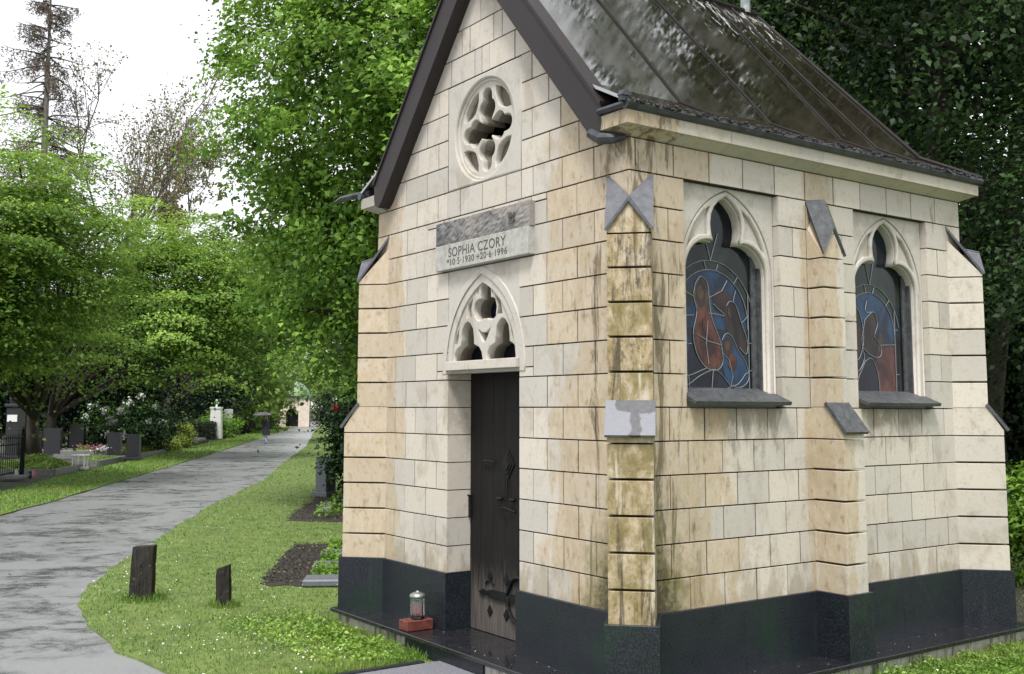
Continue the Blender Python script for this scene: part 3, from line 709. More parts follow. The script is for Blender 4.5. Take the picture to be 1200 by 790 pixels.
sc1 = dict(pieces=[(1, [(-.37, 1.9), (.37, 1.9), (.3, 2.16), (.12, 2.24), (-.12, 2.24), (-.3, 2.16)]), (2, [(-.40, 1.70)] + [(.27, 1.70)] + dome), (6, [(-.39, 1.30), (.28, 1.30), (.28, 1.37), (.17, 1.33), (0, 1.43), (-.12, 1.43), (-.2, 1.52), (-.39, 1.6)]),
                   (3, sh), (3, f2), (2, f3), (5, fig), (4, robe), (3, head), (3, hd3), (5, closed([(-.185, 1.955), (-.16, 1.975), (-.135, 1.94), (-.14, 1.90), (-.165, 1.885), (-.185, 1.91)])), (5, closed([(.055, 1.62), (.08, 1.63), (.095, 1.60), (.08, 1.565), (.055, 1.58)])), (5, closed([(.085, 1.84), (.115, 1.85), (.13, 1.81), (.11, 1.775), (.085, 1.80)])), (4, closed([(-.15, 1.76), (-.06, 1.72), (.0, 1.63), (-.06, 1.62), (-.14, 1.68)])), (2, closed([(-.38, 1.72), (-.29, 1.66), (-.28, 1.56), (-.36, 1.50), (-.40, 1.58)])), (1, closed([(-.34, 1.95), (-.25, 1.98), (-.24, 1.86), (-.33, 1.84)])), (4, closed([(.10, 1.55), (.16, 1.52), (.14, 1.44), (.08, 1.46)]))],
           lines=[[(-.225, 1.90), (-.36, 1.95)], [(.03, 1.55), (.09, 1.50), (.12, 1.40), (.10, 1.34)], [(-.20, 1.66), (-.10, 1.62), (.02, 1.60)], [(.21, 1.75), (.275, 1.80)], [(.05, 1.80), (-.05, 1.86)], [(-.28, 1.40), (-.27, 1.29)], [(-.06, 1.44), (-.08, 1.29)], [(-.085, 1.90), (.03, 1.95), (.08, 2.02)], [(-.10, 1.475), (-.12, 1.60), (-.10, 1.75)], dome, arc(-.07, 1.74, .40, 10, 175, 16), fig + fig[:1], f2[2:30], f3[1:34], [(.275, 1.29), (.275, 1.95)], smooth_line([(-.39, 1.45), (-.33, 1.42), (-.28, 1.40), (-.18, 1.43), (-.12, 1.45)]),
                  smooth_line([(-.39, 1.37), (-.30, 1.34), (-.18, 1.40), (-.06, 1.44), (0, 1.42), (.06, 1.37), (.10, 1.33)]), smooth_line([(0, 1.30), (.10, 1.335), (.16, 1.35), (.20, 1.38), (.24, 1.42), (.275, 1.43)]),
                  [(-.07, 2.14), (-.12, 2.30)], [(-.07, 2.14), (.0, 2.32)], [(-.13, 2.135), (-.11, 2.08)], [(0, 2.12), (-.02, 2.08)], [(.18, 2.05), (.14, 2.00)], [(.275, 1.62), (.31, 1.62)], [(.275, 1.44), (.31, 1.44)],
                  smooth_line([(-.39, 1.66), (-.33, 1.64), (-.29, 1.60), (-.25, 1.60)]), smooth_line([(-.39, 1.86), (-.33, 1.78), (-.23, 1.78)]), [(-.09, 1.80), (.05, 1.79)], [(.13, 1.88), (.16, 1.96)], smooth_line([(-.39, 1.42), (-.36, 1.46), (-.33, 1.44)])])
fa = closed([(-.36, 1.88), (-.28, 1.95), (-.20, 1.86), (-.17, 1.72), (-.20, 1.60), (-.26, 1.54), (-.36, 1.56)])
fb = closed([(-.15, 1.84), (-.05, 1.90), (.0, 1.82), (-.04, 1.72), (.03, 1.66), (.02, 1.58), (-.08, 1.58), (-.19, 1.66)])
fc = closed([(-.16, 1.54), (-.08, 1.56), (-.02, 1.46), (0, 1.34), (-.02, 1.29), (-.24, 1.29), (-.25, 1.40), (-.20, 1.48)])
br = [(-.10, 1.29), (.20, 1.29), (.20, 1.66), (.10, 1.67), (.02, 1.64), (-.06, 1.52)]
sc2 = dict(pieces=[(1, [(-.37, 1.95), (.3, 1.95), (.3, 2.16), (.12, 2.24), (-.12, 2.24), (-.3, 2.16)]), (2, [(-.40, 1.66), (.2, 1.66)] + arc(-.10, 1.74, .30, 0, 180, 16)), (4, br), (6, [(-.39, 1.29), (-.1, 1.29), (-.1, 1.6), (-.39, 1.6)]), (3, fa), (3, fb), (6, fc), (4, [(-.40, 1.29), (-.27, 1.29), (-.22, 1.45), (-.29, 1.52), (-.40, 1.5)]), (5, closed([(-.01, 1.73), (.04, 1.75), (.07, 1.70), (.05, 1.63), (0, 1.62)]))],
           lines=[arc(-.10, 1.74, .30, 0, 180, 16), arc(-.10, 1.74, .36, 10, 175, 16), fa[:25], fb + fb[:1], fc + fc[:1], [(.205, 1.29), (.205, 1.92)], [(.02, 1.66), (.20, 1.67)], [(-.08, 2.10), (-.13, 2.28)], [(-.08, 2.10), (-.02, 2.30)], [(-.14, 2.095), (-.13, 2.04)], [(-.03, 2.085), (-.05, 2.035)],
                  smooth_line([(-.19, 1.66), (-.17, 1.56), (-.22, 1.48), (-.27, 1.45), (-.30, 1.38), (-.29, 1.29)]), smooth_line([(-.12, 1.98), (-.14, 1.90), (-.05, 1.90)]), [(.205, 1.78), (.245, 1.78)], [(.205, 1.45), (.245, 1.45)], [(.15, 2.0), (.1, 1.95)]])
window(.885, 'nearer pointed window with a red robed figure in its glass', sc1)
window(2 * YM - .885, 'farther pointed window with a brown wall in its glass', sc2)

# ---- rose window in the gable
def polar_union(c, circles, n=180, r0=.03):
    out = []
    for i in range(n):
        a = 2 * math.pi * i / n; dx, dz = math.cos(a), math.sin(a); r = r0
        for cx, cz, cr in circles:
            b = cx * dx + cz * dz; q = cr * cr - (cx * cx + cz * cz - b * b)
            if q > 0: r = max(r, b + math.sqrt(q))
        out.append((c[0] + r * dx, c[1] + r * dz))
    return out
RC = (-1.535, 3.188)
quat = [(0, 0, .085)]
for k in range(4):
    a = rad(90 * k + 90); cs, sn = math.cos(a), math.sin(a)
    quat += [(.245 * cs, .245 * sn, .060), (.15 * cs + .035 * -sn, .15 * sn + .035 * cs, .066), (.15 * cs - .035 * -sn, .15 * sn - .035 * cs, .066)]
def circ(c, r, n=64): return [(c[0] + r * math.cos(2 * math.pi * i / n), c[1] + r * math.sin(2 * math.pi * i / n)) for i in range(n)]
pieces = [shape2d('r', front, [(-2.0, 2.803), (-1.073, 2.803), (-1.073, 3.597), (-2.0, 3.597)], [circ(RC, .368)], -.09, -.001, M['smooth'], None, .010),
          shape2d('r', front, circ(RC, .374), [circ(RC, .345)], -.09, -.022, M['smooth'], None, .008)]
sp4 = []
for k in range(4):
    a0 = 45 + 90 * k; tri = []
    A = lambda d, r: (RC[0] + r * math.cos(rad(a0 + d)), RC[1] + r * math.sin(rad(a0 + d)))
    sp4.append([A(-25, .318), A(-12, .325), A(0, .327), A(12, .325), A(25, .318), A(21, .265), A(10, .222), A(0, .208), A(-10, .222), A(-21, .265)])
pieces.append(shape2d('r', front, circ(RC, .352), [polar_union(RC, quat)] + sp4, -.088, -.034, M['smooth'], None, .006))
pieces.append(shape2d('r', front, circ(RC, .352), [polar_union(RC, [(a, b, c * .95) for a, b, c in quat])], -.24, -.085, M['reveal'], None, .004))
join_meshes('rose_window', pieces, chapel)

# ---- door, tympanum and plaque
TX = -1.54
def offx(pts): return [(p[0] + TX, p[1]) for p in pts]
ta = offx(pointed(.512, 1.50, 2.198, 1.44)); tb = offx(pointed(.462, 1.50, 2.148, 1.44)); tc = offx(pointed(.425, 1.50, 2.105, 1.467))
upper = polar_union((TX + .02, 1.90), [(0, .125, .062), (0, .085, .066), (-.07, -.012, .078), (.07, -.012, .078), (0, -.03, .05)], 120)
upper = [(x, z) for x, z in upper]
lowl = [(-.395, 1.535), (-.015, 1.535), (-.03, 1.59), (-.06, 1.625), (-.125, 1.648), (-.128, 1.70), (-.14, 1.76), (-.175, 1.80), (-.21, 1.815), (-.245, 1.80), (-.28, 1.76), (-.292, 1.70), (-.295, 1.648), (-.345, 1.625), (-.38, 1.59)]
lowr = [(-x + .015, z) for x, z in lowl[::-1]]
spd = [[(-.225, 1.845), (-.155, 1.845), (-.165, 1.90), (-.135, 1.985), (-.20, 1.94)], [(.225, 1.845), (.20, 1.94), (.135, 1.985), (.165, 1.90), (.155, 1.845)],
       [(-.075, 1.755), (-.02, 1.66), (.02, 1.66), (.085, 1.755), (.03, 1.725), (-.02, 1.725)], [(-.385, 1.66), (-.345, 1.655), (-.325, 1.71), (-.32, 1.77), (-.36, 1.72)], [(.385, 1.66), (.36, 1.72), (.32, 1.77), (.325, 1.71), (.345, 1.655)],
       [(-.095, 2.03), (-.085, 1.985), (-.07, 2.03), (-.06, 2.06)], [(.115, 2.03), (.08, 2.06), (.09, 2.03), (.105, 1.985)]]
pieces = [shape2d('t', front, [(-1.979, 1.468), (-1.101, 1.468), (-1.101, 2.197), (-1.979, 2.197)], [offx(pointed(.40, 1.50, 2.08, 1.47))], -.06, -.003, M['smooth'], None, .001),
          shape2d('t', front, ta, [tb], -.05, .006, M['smooth'], None, .007),
          shape2d('t', front, offx(pointed(.465, 1.50, 2.151, 1.44)), [tc], -.06, -.007, M['smooth'], None, .006),
          shape2d('t', front, offx(pointed(.43, 1.50, 2.11, 1.50)), [upper, offx(lowl), offx(lowr)] + [offx(s) for s in spd], -.085, -.016, M['smooth'], None, .005),
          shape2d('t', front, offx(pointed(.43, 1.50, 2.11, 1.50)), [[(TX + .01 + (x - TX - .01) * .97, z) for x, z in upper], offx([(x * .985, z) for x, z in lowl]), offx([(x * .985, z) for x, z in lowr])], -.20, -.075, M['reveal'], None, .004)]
sb = MB(); sb.box((-1.975, -.03, 1.466), (-1.095, .25, 1.531), bev=.004)
tymp = join_meshes('tympanum', pieces, chapel)
sb.build('lintel', M['smooth'], tymp)
tg = MB(); tg.box((-2.0, .165, 1.5), (-1.08, .175, 2.14)); tg.build('glass', M['g_ink'], tymp)

dr = MB()
pw = .90 / 6
for i in range(6):
    x0 = -1.99 + i * pw
    dr.box((x0 + .0015, .205, -.392), (x0 + pw - .0015, .25, 1.47), bev=.003, tone=random.random())
door = dr.build('door', M['door'], chapel)
def strap(z):
    h = MB(); fn = lambda u, v, n: (u, .203 - n, v)
    h.prism([(-1.855, z), (-1.80, z - .022), (-1.76, z - .012), (-1.70, z - .03), (-1.12, z - .034), (-1.12, z + .034), (-1.70, z + .03), (-1.76, z + .012), (-1.80, z + .022)], fn, 0, .012)
    for x in (-1.72, -1.52): h.prism([(x, z - .16), (x + .03, z - .12), (x, z - .08), (x - .03, z - .12)], fn, 0, .008); h.prism([(x, z + .08), (x + .03, z + .12), (x, z + .16), (x - .03, z + .12)], fn, 0, .008)
    h.tube([(-1.425 + .13 * math.cos(rad(a)) + .06, .190, z + .155 * math.sin(rad(a))) for a in range(60, 301, 20)], .014, 6)
    h.tube([(-1.72 + .05 * math.cos(rad(a)), .197, z + .06 + .03 * math.sin(rad(a))) for a in range(0, 220, 20)], .006, 5)
    h.build('strap_hinge', M['iron'], door)
strap(-.115)
es = MB(); fn = lambda u, v, n: (u, .203 - n, v); c = (-1.50, .805)
for k, r in enumerate((.105, .075, .045)):
    rx = r * .72
    q = [(c[0], c[1] - r), (c[0] + rx, c[1]), (c[0], c[1] + r), (c[0] - rx, c[1])]
    es.prism(q, fn, 0, .008 + .007 * k)
es.tube([(-1.50, .19, .70), (-1.50, .185, .56)], .007, 6)
es.build('escutcheon', M['iron'], door)
hd = MB(); hd.tube([(-1.80, .185, .822), (-1.72, .178, .818), (-1.64, .185, .81)], [.006, .011, .006], 6)
hd.build('bolt', M['iron'], door); hd = MB()
hd.tube([(-1.58, .19, .49), (-1.50, .165, .505), (-1.40, .19, .48)], .009, 6); hd.lathe([(.02, -.012), (.026, 0), (.02, .012)], (-1.58, .18, .56), 8); hd.lathe([(.02, -.012), (.026, 0), (.02, .012)], (-1.43, .18, .56), 8)
hd.build('handle', M['iron'], door)
lk = MB(); lk.box((-1.982, .185, .40), (-1.955, .204, .56)); lk.tube([(-1.97, .19, .55), (-1.955, .165, .56)], .008, 6); lk.build('latch', M['iron'], door)
bk = MB(); bk.box((-2.02, .252, -.40), (-1.06, .262, 1.50)); bk.build('door_backing', M['dark_void'], door)

pq = MB(); pq.box((-2.085, -.052, 2.206), (-.925, .05, 2.392), bev=.004); plaque = pq.build('memorial_plaque', M['plaque_flat'], chapel)
pr = MB()
nx, nz = 46, 10
vs = []; fs = []
Rn = random.Random(5)
for j in range(nz + 1):
    for i in range(nx + 1):
        edge = i in (0, nx) or j in (0, nz)
        vs.append((-2.092 + 1.170 * i / nx, -.042 - (0 if edge else Rn.uniform(-.003, .005)), 2.395 + .170 * j / nz))
for j in range(nz):
    for i in range(nx): a = j * (nx + 1) + i; fs.append((a, a + 1, a + nx + 2, a + nx + 1))
b0 = len(vs)
border = [i for i in range(nx + 1)] + [j * (nx + 1) + nx for j in range(1, nz + 1)] + [nz * (nx + 1) + i for i in range(nx - 1, -1, -1)] + [j * (nx + 1) for j in range(nz - 1, 0, -1)]
vs += [(vs[i][0], .05, vs[i][2]) for i in border]; nb_ = len(border)
fs += [(border[i], b0 + i, b0 + (i + 1) % nb_, border[(i + 1) % nb_]) for i in range(nb_)]
pr.add(vs, fs); pr.build('rough_upper_stone', M['plaque_rough'], plaque)
crest = MB(); cf = lambda u, v, n: (u, -.052 - n, v)
cx, cz = -1.115, 2.475
crest.tube([cf(cx - .035, cz - .02, 0), cf(cx - .02, cz - .038, 0), cf(cx + .015, cz - .038, 0), cf(cx + .035, cz - .018, 0)], .005, 5)
crest.tube([cf(cx - .035, cz + .0, 0), cf(cx + .035, cz + .002, 0)], .005, 5)
for k in (-1, 0, 1): crest.tube([cf(cx + k * .026, cz + .006, 0), cf(cx + k * .026, cz + .034, 0)], [.008, .005], 5)
crest.build('carved_crown', M['inscription'], plaque)
def text(body, x, z, size, name, parent, mat, y=-.0525, sx=1.0):
    cu = bpy.data.curves.new(name, 'FONT'); cu.body = body; cu.size = size; cu.extrude = .0015; cu.space_character = 1.08
    tmp = bpy.data.objects.new(name, cu); COL.objects.link(tmp)
    dg = bpy.context.evaluated_depsgraph_get(); me = bpy.data.meshes.new_from_object(tmp.evaluated_get(dg))
    bpy.data.objects.remove(tmp)
    w = max(v.co.x for v in me.vertices) - min(v.co.x for v in me.vertices)
    k = sx / w if sx > 0 else 1
    for v in me.vertices: v.co = (x + v.co.x * k, y - v.co.z, z + v.co.y)
    me.materials.clear(); me.materials.append(mat); return link(name, me, parent)
text('SOPHIA CZORY', -1.905, 2.295, .098, 'inscription', plaque, M['inscription'], sx=.72)
text('*10·5·1930 +20·6·1996', -1.925, 2.235, .066, 'inscription', plaque, M['inscription'], sx=.76)

# ---- granite base slab, its step and the landing
bs = MB()
bs.box((-XW - .19, -.285, -.425), (.285, YL + .30, -.395), bev=.004)
base = bs.build('base_slab', M['slab'], chapel)
bc = MB(); bc.box((-XW - .13, -.245, G - .1), (.245, YL + .26, -.426)); bc.build('foundation', M['concrete'], base)
bd = MB(); bd.box((-2.12, -.262, G - .05), (-1.13, -.246, -.428)); bd.build('riser', M['granite'], base)
ld_ = thing('landing_slab', 'pale wet granite landing slab with dark kerb before the chapel door', 'paving slab', (-1.2, -.9, G))
a = MB(); a.box((-.44, -.6, -.02), (.7, .634, .018), bev=.004); a.build('paving', plain('wet_grey_granite', (.20, .20, .225), .22, 0, .3, 90, .05), ld_)
a = MB(); a.box((-.50, -.6, -.02), (-.445, .52, .026), bev=.006); a.build('kerb', M['granite'], ld_)

# brick and lantern
bk = MB(); bk.box((-2.215, -.255, -.393), (-2.09, -.045, -.322), bev=.004)
tag(bk.build('brick', M['brick_r'], None), 'single red brick with chipped paint lying under the grave lantern', 'brick')
lan = thing('grave_lantern', 'small tin and glass grave lantern holding a red candle, standing on the brick', 'lantern', (-2.15, -.14, -.3215))
a = MB(); a.lathe([(.05, 0), (.052, .008), (.045, .022), (.047, .028)], seg=8); a.build('base', M['iron'], lan)
a = MB(); a.lathe([(.044, .028), (.05, .05), (.05, .14), (.048, .15)], seg=8); a.build('glass', M['lantern_glass'], lan)
a = MB()
for k in range(8):
    t = 2 * math.pi * (k + .0) / 8; a.tube([(.051 * math.cos(t), .051 * math.sin(t), .026), (.051 * math.cos(t), .051 * math.sin(t), .152)], .0035, 5)
a.build('frame', M['tin'], lan)
a = MB(); a.lathe([(.056, .150), (.064, .156), (.056, .175), (.030, .188), (.012, .190), (.012, .198)], seg=16); a.build('lid', M['tin'], lan, True)
a = MB(); a.lathe([(.028, .029), (.03, .035), (.03, .098), (.027, .102)], seg=14); a.build('candle', M['red_wax'], lan, True)

# ------------------------------------------------------------------ ground
def poly_sheet(name, pts, z, th, mat, jit=0, step=.5, seed=0):
    R = random.Random(seed); P = []
    for i in range(len(pts)):
        a, b = Vector(pts[i]), Vector(pts[(i + 1) % len(pts)]); d = (b - a).length
        st = step * max(1, ((a + b) / 2 - Vector((CAM.x, CAM.y))).length / 12)
        n = max(1, min(400, int(d / st))) if jit else 1
        nn = Vector((-(b - a).y, (b - a).x)).normalized() if d else Vector((0, 0))
        for k in range(n): P.append(a + (b - a) * (k / n) + (nn * R.uniform(-jit, jit) if k or jit else nn * 0))
    bm = bmesh.new(); f = bm.faces.new([bm.verts.new((p.x, p.y, z)) for p in P])
    if f.normal.z < 0: f.normal_flip()
    if th:
        r = bmesh.ops.extrude_face_region(bm, geom=[f]); bmesh.ops.translate(bm, verts=[v for v in r['geom'] if isinstance(v, bmesh.types.BMVert)], vec=(0, 0, -th))
    bmesh.ops.triangulate(bm, faces=bm.faces); bmesh.ops.recalc_face_normals(bm, faces=bm.faces)
    me = bpy.data.meshes.new(name); bm.to_mesh(me); bm.free(); me.materials.append(mat)
    return link(name, me), np.array([(p.x, p.y) for p in P])
PL = [(-200, 96), (-126.5, 56.5), (-52.8, 19.26), (-35, 10.18), (-23.9, 4.35), (-16.9, .70), (-14.15, -.85), (-8, -4.3), (0, -8.6), (8, -13)]
PR = [(-220, 108), (-135.3, 62.6), (-41, 16.9), (-26.9, 9.6), (-19.9, 6.05), (-14.23, 2.73), (-9.43, .19), (-9.08, .07), (-7.36, -.90), (-6.0, -1.50), (-5.3, -1.74), (-4.8, -1.83), (-4.14, -1.905), (-3.28, -1.95), (-2.64, -1.89), (-2.36, -1.85), (0, -1.75), (6, -1.6)]
kind(poly_sheet('ground', [(-700, -500), (400, -500), (400, 700), (-700, 700)], G - .04, 0, M['earth'])[0], 'structure')
kind(poly_sheet('path', PL + [(30, -13), (30, -1)] + [(p[0] + .3, p[1] + .4) for p in PR[::-1]], G - .022, 0, M['asphalt'], .03, .35, 3)[0], 'structure')
lawn, lawnP = poly_sheet('lawn', PR + [(14, -1.5), (14, 30), (-40, 60), (-200, 130)], G - .004, .03, M['turf'], .035, .22, 5)
kind(lawn, 'structure')
SE = [(-13.5, -3.6), (-16.5, -1.75), (-19.1, .0), (-21.9, 1.3), (-26.7, 3.6), (-32.5, 6.75), (-43.5, 12.3), (-62.4, 22.2), (-126.8, 54.5)]
vg, vergeP = poly_sheet('grass_verge', PL[1:7] + [(-12, -2.05), (-9, -3.7)] + [(-10.5, -5.5)] + SE, G - .002, .03, M['turf'], .04, .4, 9)
kind(vg, 'structure')

def inpoly(P, poly):
    x, y = P[:, 0], P[:, 1]; c = np.zeros(len(P), bool); j = len(poly) - 1
    for i in range(len(poly)):
        xi, yi = poly[i]; xj, yj = poly[j]
        if yi != yj: c ^= ((yi > y) != (yj > y)) & (x < (xj - xi) * (y - yi) / (yj - yi) + xi)
        j = i
    return c
def mesh_np(name, V, F, k, tone, mat, parent=None, smooth=False):
    """V (n,3); F flat index list of k-gons"""
    me = bpy.data.meshes.new(name); nf = len(F) // k
    me.vertices.add(len(V)); me.vertices.foreach_set('co', V.astype(np.float32).ravel())
    me.loops.add(len(F)); me.loops.foreach_set('vertex_index', np.asarray(F, np.int32))
    me.polygons.add(nf); me.polygons.foreach_set('loop_start', np.arange(0, len(F), k, dtype=np.int32)); me.polygons.foreach_set('loop_total', np.full(nf, k, np.int32))
    a = me.attributes.new('tone', 'FLOAT', 'POINT'); a.data.foreach_set('value', tone.astype(np.float32))
    me.materials.append(mat); me.update(calc_edges=True)
    return link(name, me, parent)
def blades(name, pts, h, w, mat, lean=.5, rng=RNG, z=G):
    n = len(pts); a = rng.uniform(0, 2 * np.pi, n); la = rng.uniform(0, 2 * np.pi, n); ln = rng.uniform(0, lean, n) * h
    dx, dy = np.cos(a) * w / 2, np.sin(a) * w / 2
    V = np.empty((n, 3, 3)); zz = np.full(n, z - .01)
    V[:, 0] = np.stack([pts[:, 0] - dx, pts[:, 1] - dy, zz], 1); V[:, 1] = np.stack([pts[:, 0] + dx, pts[:, 1] + dy, zz], 1)
    V[:, 2] = np.stack([pts[:, 0] + np.cos(la) * ln, pts[:, 1] + np.sin(la) * ln, zz + h], 1)
    return mesh_np(name, V.reshape(-1, 3), np.arange(3 * n), 3, np.repeat(rng.random(n), 3), mat)
def scatter(n, poly, d0, d1, excl=(), rng=RNG, a0=100, a1=215):
    d = d0 * (d1 / d0) ** rng.random(n); a = np.radians(rng.uniform(a0, a1, n))
    P = np.stack([CAM.x + d * np.cos(a), CAM.y + d * np.sin(a)], 1); k = inpoly(P, poly)
    for e in excl: k &= ~inpoly(P, np.array(e))
    return P[k], d[k]
CH = [(-XW - .2, -.27), (.27, -.27), (.27, YL + .27), (-XW - .2, YL + .27)]
LAND = [(-1.72, -1.6), (-.4, -1.6), (-.4, -.27), (-1.72, -.27)]
BED1 = [(-10.75, 2.63), (-15.0, 5.15), (-13.6, 6.6), (-9.2, 4.0)]
BED2 = [(-5.3, -.05), (-8.0, 1.53), (-7.2, 2.6), (-4.5, 1.1)]
P, d = scatter(420000, lawnP, 5.5, 70, [CH, LAND, BED1, BED2])
kind(blades('lawn_grass', P, RNG.uniform(.012, .032, len(P)) * (1 + d * .012), .0042 + d * .0010, M['grass'], 1.1), 'stuff')
P, d = scatter(260000, vergeP, 12, 130, a0=140, a1=190)
kind(blades('verge_grass', P, RNG.uniform(.03, .06, len(P)) * (1 + d * .008), .006 + d * .001, M['grass2'], .9), 'stuff')
# clover flowers and fallen petals
P, d = scatter(13000, lawnP, 6, 22, [CH, LAND, BED1, BED2])
nf = .5 + .5 * np.sin(P[:, 0] * 2.1 + 1.3 * np.sin(P[:, 1] * 1.7)) * np.cos(P[:, 1] * 2.3)
k = RNG.random(len(P)) < nf * .75; P = P[k]; n = len(P)
s = RNG.uniform(.004, .010, n); V = np.empty((n, 4, 3)); zc = G + RNG.uniform(.018, .04, n); th = RNG.uniform(0, 2 * np.pi, n)
for i in range(4):
    V[:, i] = np.stack([P[:, 0] + s * np.cos(th + i * np.pi / 2), P[:, 1] + s * np.sin(th + i * np.pi / 2), zc + .5 * s * (-1) ** i], 1)
kind(mesh_np('fallen_petals', V.reshape(-1, 3), np.arange(4 * n), 4, np.zeros(4 * n), M['petal']), 'stuff')

# ------------------------------------------------------------------ foliage
def norm(a): return a / np.maximum(1e-9, np.linalg.norm(a, axis=1, keepdims=True))
def leaves(name, C, N, L, tone, mat, parent=None, rng=RNG, wid=.62, fold=.18):
    n = len(C); N = norm(N); r = norm(rng.normal(size=(n, 3))); T = norm(np.cross(N, r)); B = np.cross(N, T)
    L = np.broadcast_to(L, n)[:, None]
    V = np.empty((n, 4, 3)); V[:, 0] = C - T * L * .5; V[:, 2] = C + T * L * .5 - N * L * fold * .4
    V[:, 1] = C + B * L * wid * .5 + N * L * fold; V[:, 3] = C - B * L * wid * .5 + N * L * fold
    return mesh_np(name, V.reshape(-1, 3), np.arange(4 * n), 4, np.repeat(np.clip(tone, 0, 1), 4), mat, parent)
def crown(center, R, nclump, per, clump, surf=.55, droop=.0, up=.7, lobes=.22, zmin=None, bias=None, rng=RNG, toff=0., shape=1.0):
    """clumps of leaves spread through an uneven ellipsoid; returns leaf centres, normals, tones and clump centres"""
    c0 = np.array(center); R = np.array(R, float)
    D = norm(rng.normal(size=(nclump, 3)))
    ph = rng.uniform(0, 6.28, 9); fr = rng.uniform(1.5, 4.2, (9, 3))
    lob = sum(np.cos(D @ fr[i] * 1.6 + ph[i]) for i in range(9)) / 4.2
    rr = (surf + (1 - surf) * rng.random(nclump)) * (1 + lobes * lob)
    rr *= np.where(rng.random(nclump) < .22, rng.uniform(.3, .9, nclump), 1)
    C = c0 + D * R * rr[:, None]
    if shape != 1.0:        # taper towards the top (conifers)
        t = np.clip((C[:, 2] - (c0[2] - R[2])) / (2 * R[2]), 0, 1); C[:, :2] = c0[:2] + (C[:, :2] - c0[:2]) * (1 - t * shape)[:, None]
    if zmin is not None: C = C[C[:, 2] > zmin]
    m = len(C); ct = rng.normal(.5 + toff, .23, m)
    cs = np.array(clump) * rng.uniform(.6, 1.35, (m, 1))
    q = rng.normal(size=(m, per, 3)) * cs[:, None, :]
    out = norm(C - c0)
    q[:, :, 2] -= droop * (q[:, :, 0] ** 2 + q[:, :, 1] ** 2) / max(clump[0], .05)
    LC = (C[:, None, :] + q).reshape(-1, 3)
    Nn = (np.array([0, 0, up]) + out * .55)[:, None, :] + rng.normal(size=(m, per, 3)) * .42
    tn = ct[:, None] + rng.normal(0, .13, (m, per)) + .10 * (q[:, :, 2] / cs[:, None, 2])
    return LC, Nn.reshape(-1, 3), tn.ravel(), C
def limbs(mb, base, top, r, tips, n=14, rng=RNG, sag=.12):
    """trunk from base to top, and limbs curving out from it to some clump centres"""
    base, top = np.array(base, float), np.array(top, float); h = np.linalg.norm(top - base)
    pts = [base + (top - base) * t + np.append(rng.normal(0, .012 * h, 2), 0) * (0 < t < 1) for t in np.linspace(0, 1, 9)]
    rr = [r * (1.25 if i == 0 else 1) * (1 - .82 * t) for i, t in enumerate(np.linspace(0, 1, 9))]
    mb.tube(pts, rr, 9)
    if len(tips) == 0: return
    for i in rng.choice(len(tips), min(n, len(tips)), replace=False):
        tip = tips[i]; hz = np.linalg.norm(tip[:2] - base[:2])
        t = np.clip((tip[2] - .75 * hz - base[2]) / max(h, .1), .18, .93); o = base + (top - base) * t
        mid_ = (o + tip) / 2 + np.array([0, 0, sag * hz]) + rng.normal(0, .06 * hz + .02, 3)
        r0 = max(.012, r * (1 - .8 * t) * .55)
        q = [(1 - s) ** 2 * o + 2 * s * (1 - s) * mid_ + s * s * tip for s in np.linspace(0, 1, 6)]
        mb.tube(q, [r0 * (1 - .85 * s) + .004 for s in np.linspace(0, 1, 6)], 5, cap=False)
def tree(name, label, base, h, center, R, lm, bark='bark', r=.2, nclump=300, per=120, clump=(.5, .5, .25), leaf=.14, nl=26, group=None, top=None, **k):
    t = thing(name, label, 'tree', (0, 0, 0), 0, group)
    C, N, tn, cl = crown(center, R, nclump, per, clump, **k)
    mb = MB(); limbs(mb, base, top if top else (center[0], center[1], base[2] + h), r, cl, nl); mb.build('trunk', M[bark], t, True)
    leaves('crown', C, N, leaf * RNG.uniform(.5, 1.4, len(C)), tn, M[lm], t)
    return t
M['lf_linden'] = leaf_mat('linden_leaf', (.045, .115, .014), (.27, .46, .065), .5, .36)
M['lf_bright'] = leaf_mat('beech_spring_leaf', (.060, .140, .016), (.38, .56, .105), .52, .36)
M['lf_mid'] = leaf_mat('maple_leaf', (.055, .115, .018), (.33, .48, .11), .52, .36)
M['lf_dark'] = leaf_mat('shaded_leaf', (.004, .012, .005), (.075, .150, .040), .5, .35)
M['lf_yew'] = leaf_mat('yew_needle', (.004, .012, .008), (.026, .050, .030), .5, .12)
M['lf_rhodo'] = leaf_mat('rhododendron_leaf', (.008, .028, .008), (.055, .125, .03), .25, .15)
M['lf_spruce'] = leaf_mat('dying_spruce_needle', (.06, .048, .036), (.21, .17, .13), .7, .15)
M['lf_bud'] = leaf_mat('budding_leaf', (.10, .085, .035), (.26, .24, .10), .5, .3)
M['lf_yellow'] = leaf_mat('golden_shrub_leaf', (.10, .15, .02), (.34, .42, .08), .45, .3)
M['lf_hedge'] = leaf_mat('clipped_hedge_leaf', (.008, .022, .008), (.05, .09, .03), .45, .15)

# the big linden behind the chapel
tree('linden_tree', 'tall bright green linden filling the gap left of the chapel roof', (-10.6, 6.3, G), 11, (-10.75, 6.05, 7.3), (4.5, 4.5, 6.6), 'lf_linden', r=.28,
     toff=.06, nclump=1600, per=150, clump=(.26, .26, .16), leaf=.108, nl=60, surf=.62, droop=.3, up=.75, lobes=.13, zmin=1.9)
# dark evergreen under the linden
tree('yew_tree', 'dark loose yew standing under the linden beside the chapel', (-16.6, 7.9, G), 5, (-16.6, 7.9, 2.6), (1.35, 1.35, 3.3), 'lf_dark', r=.15, nclump=210, per=110, clump=(.20, .20, .18), leaf=.10, nl=20, surf=.5, zmin=-.2)
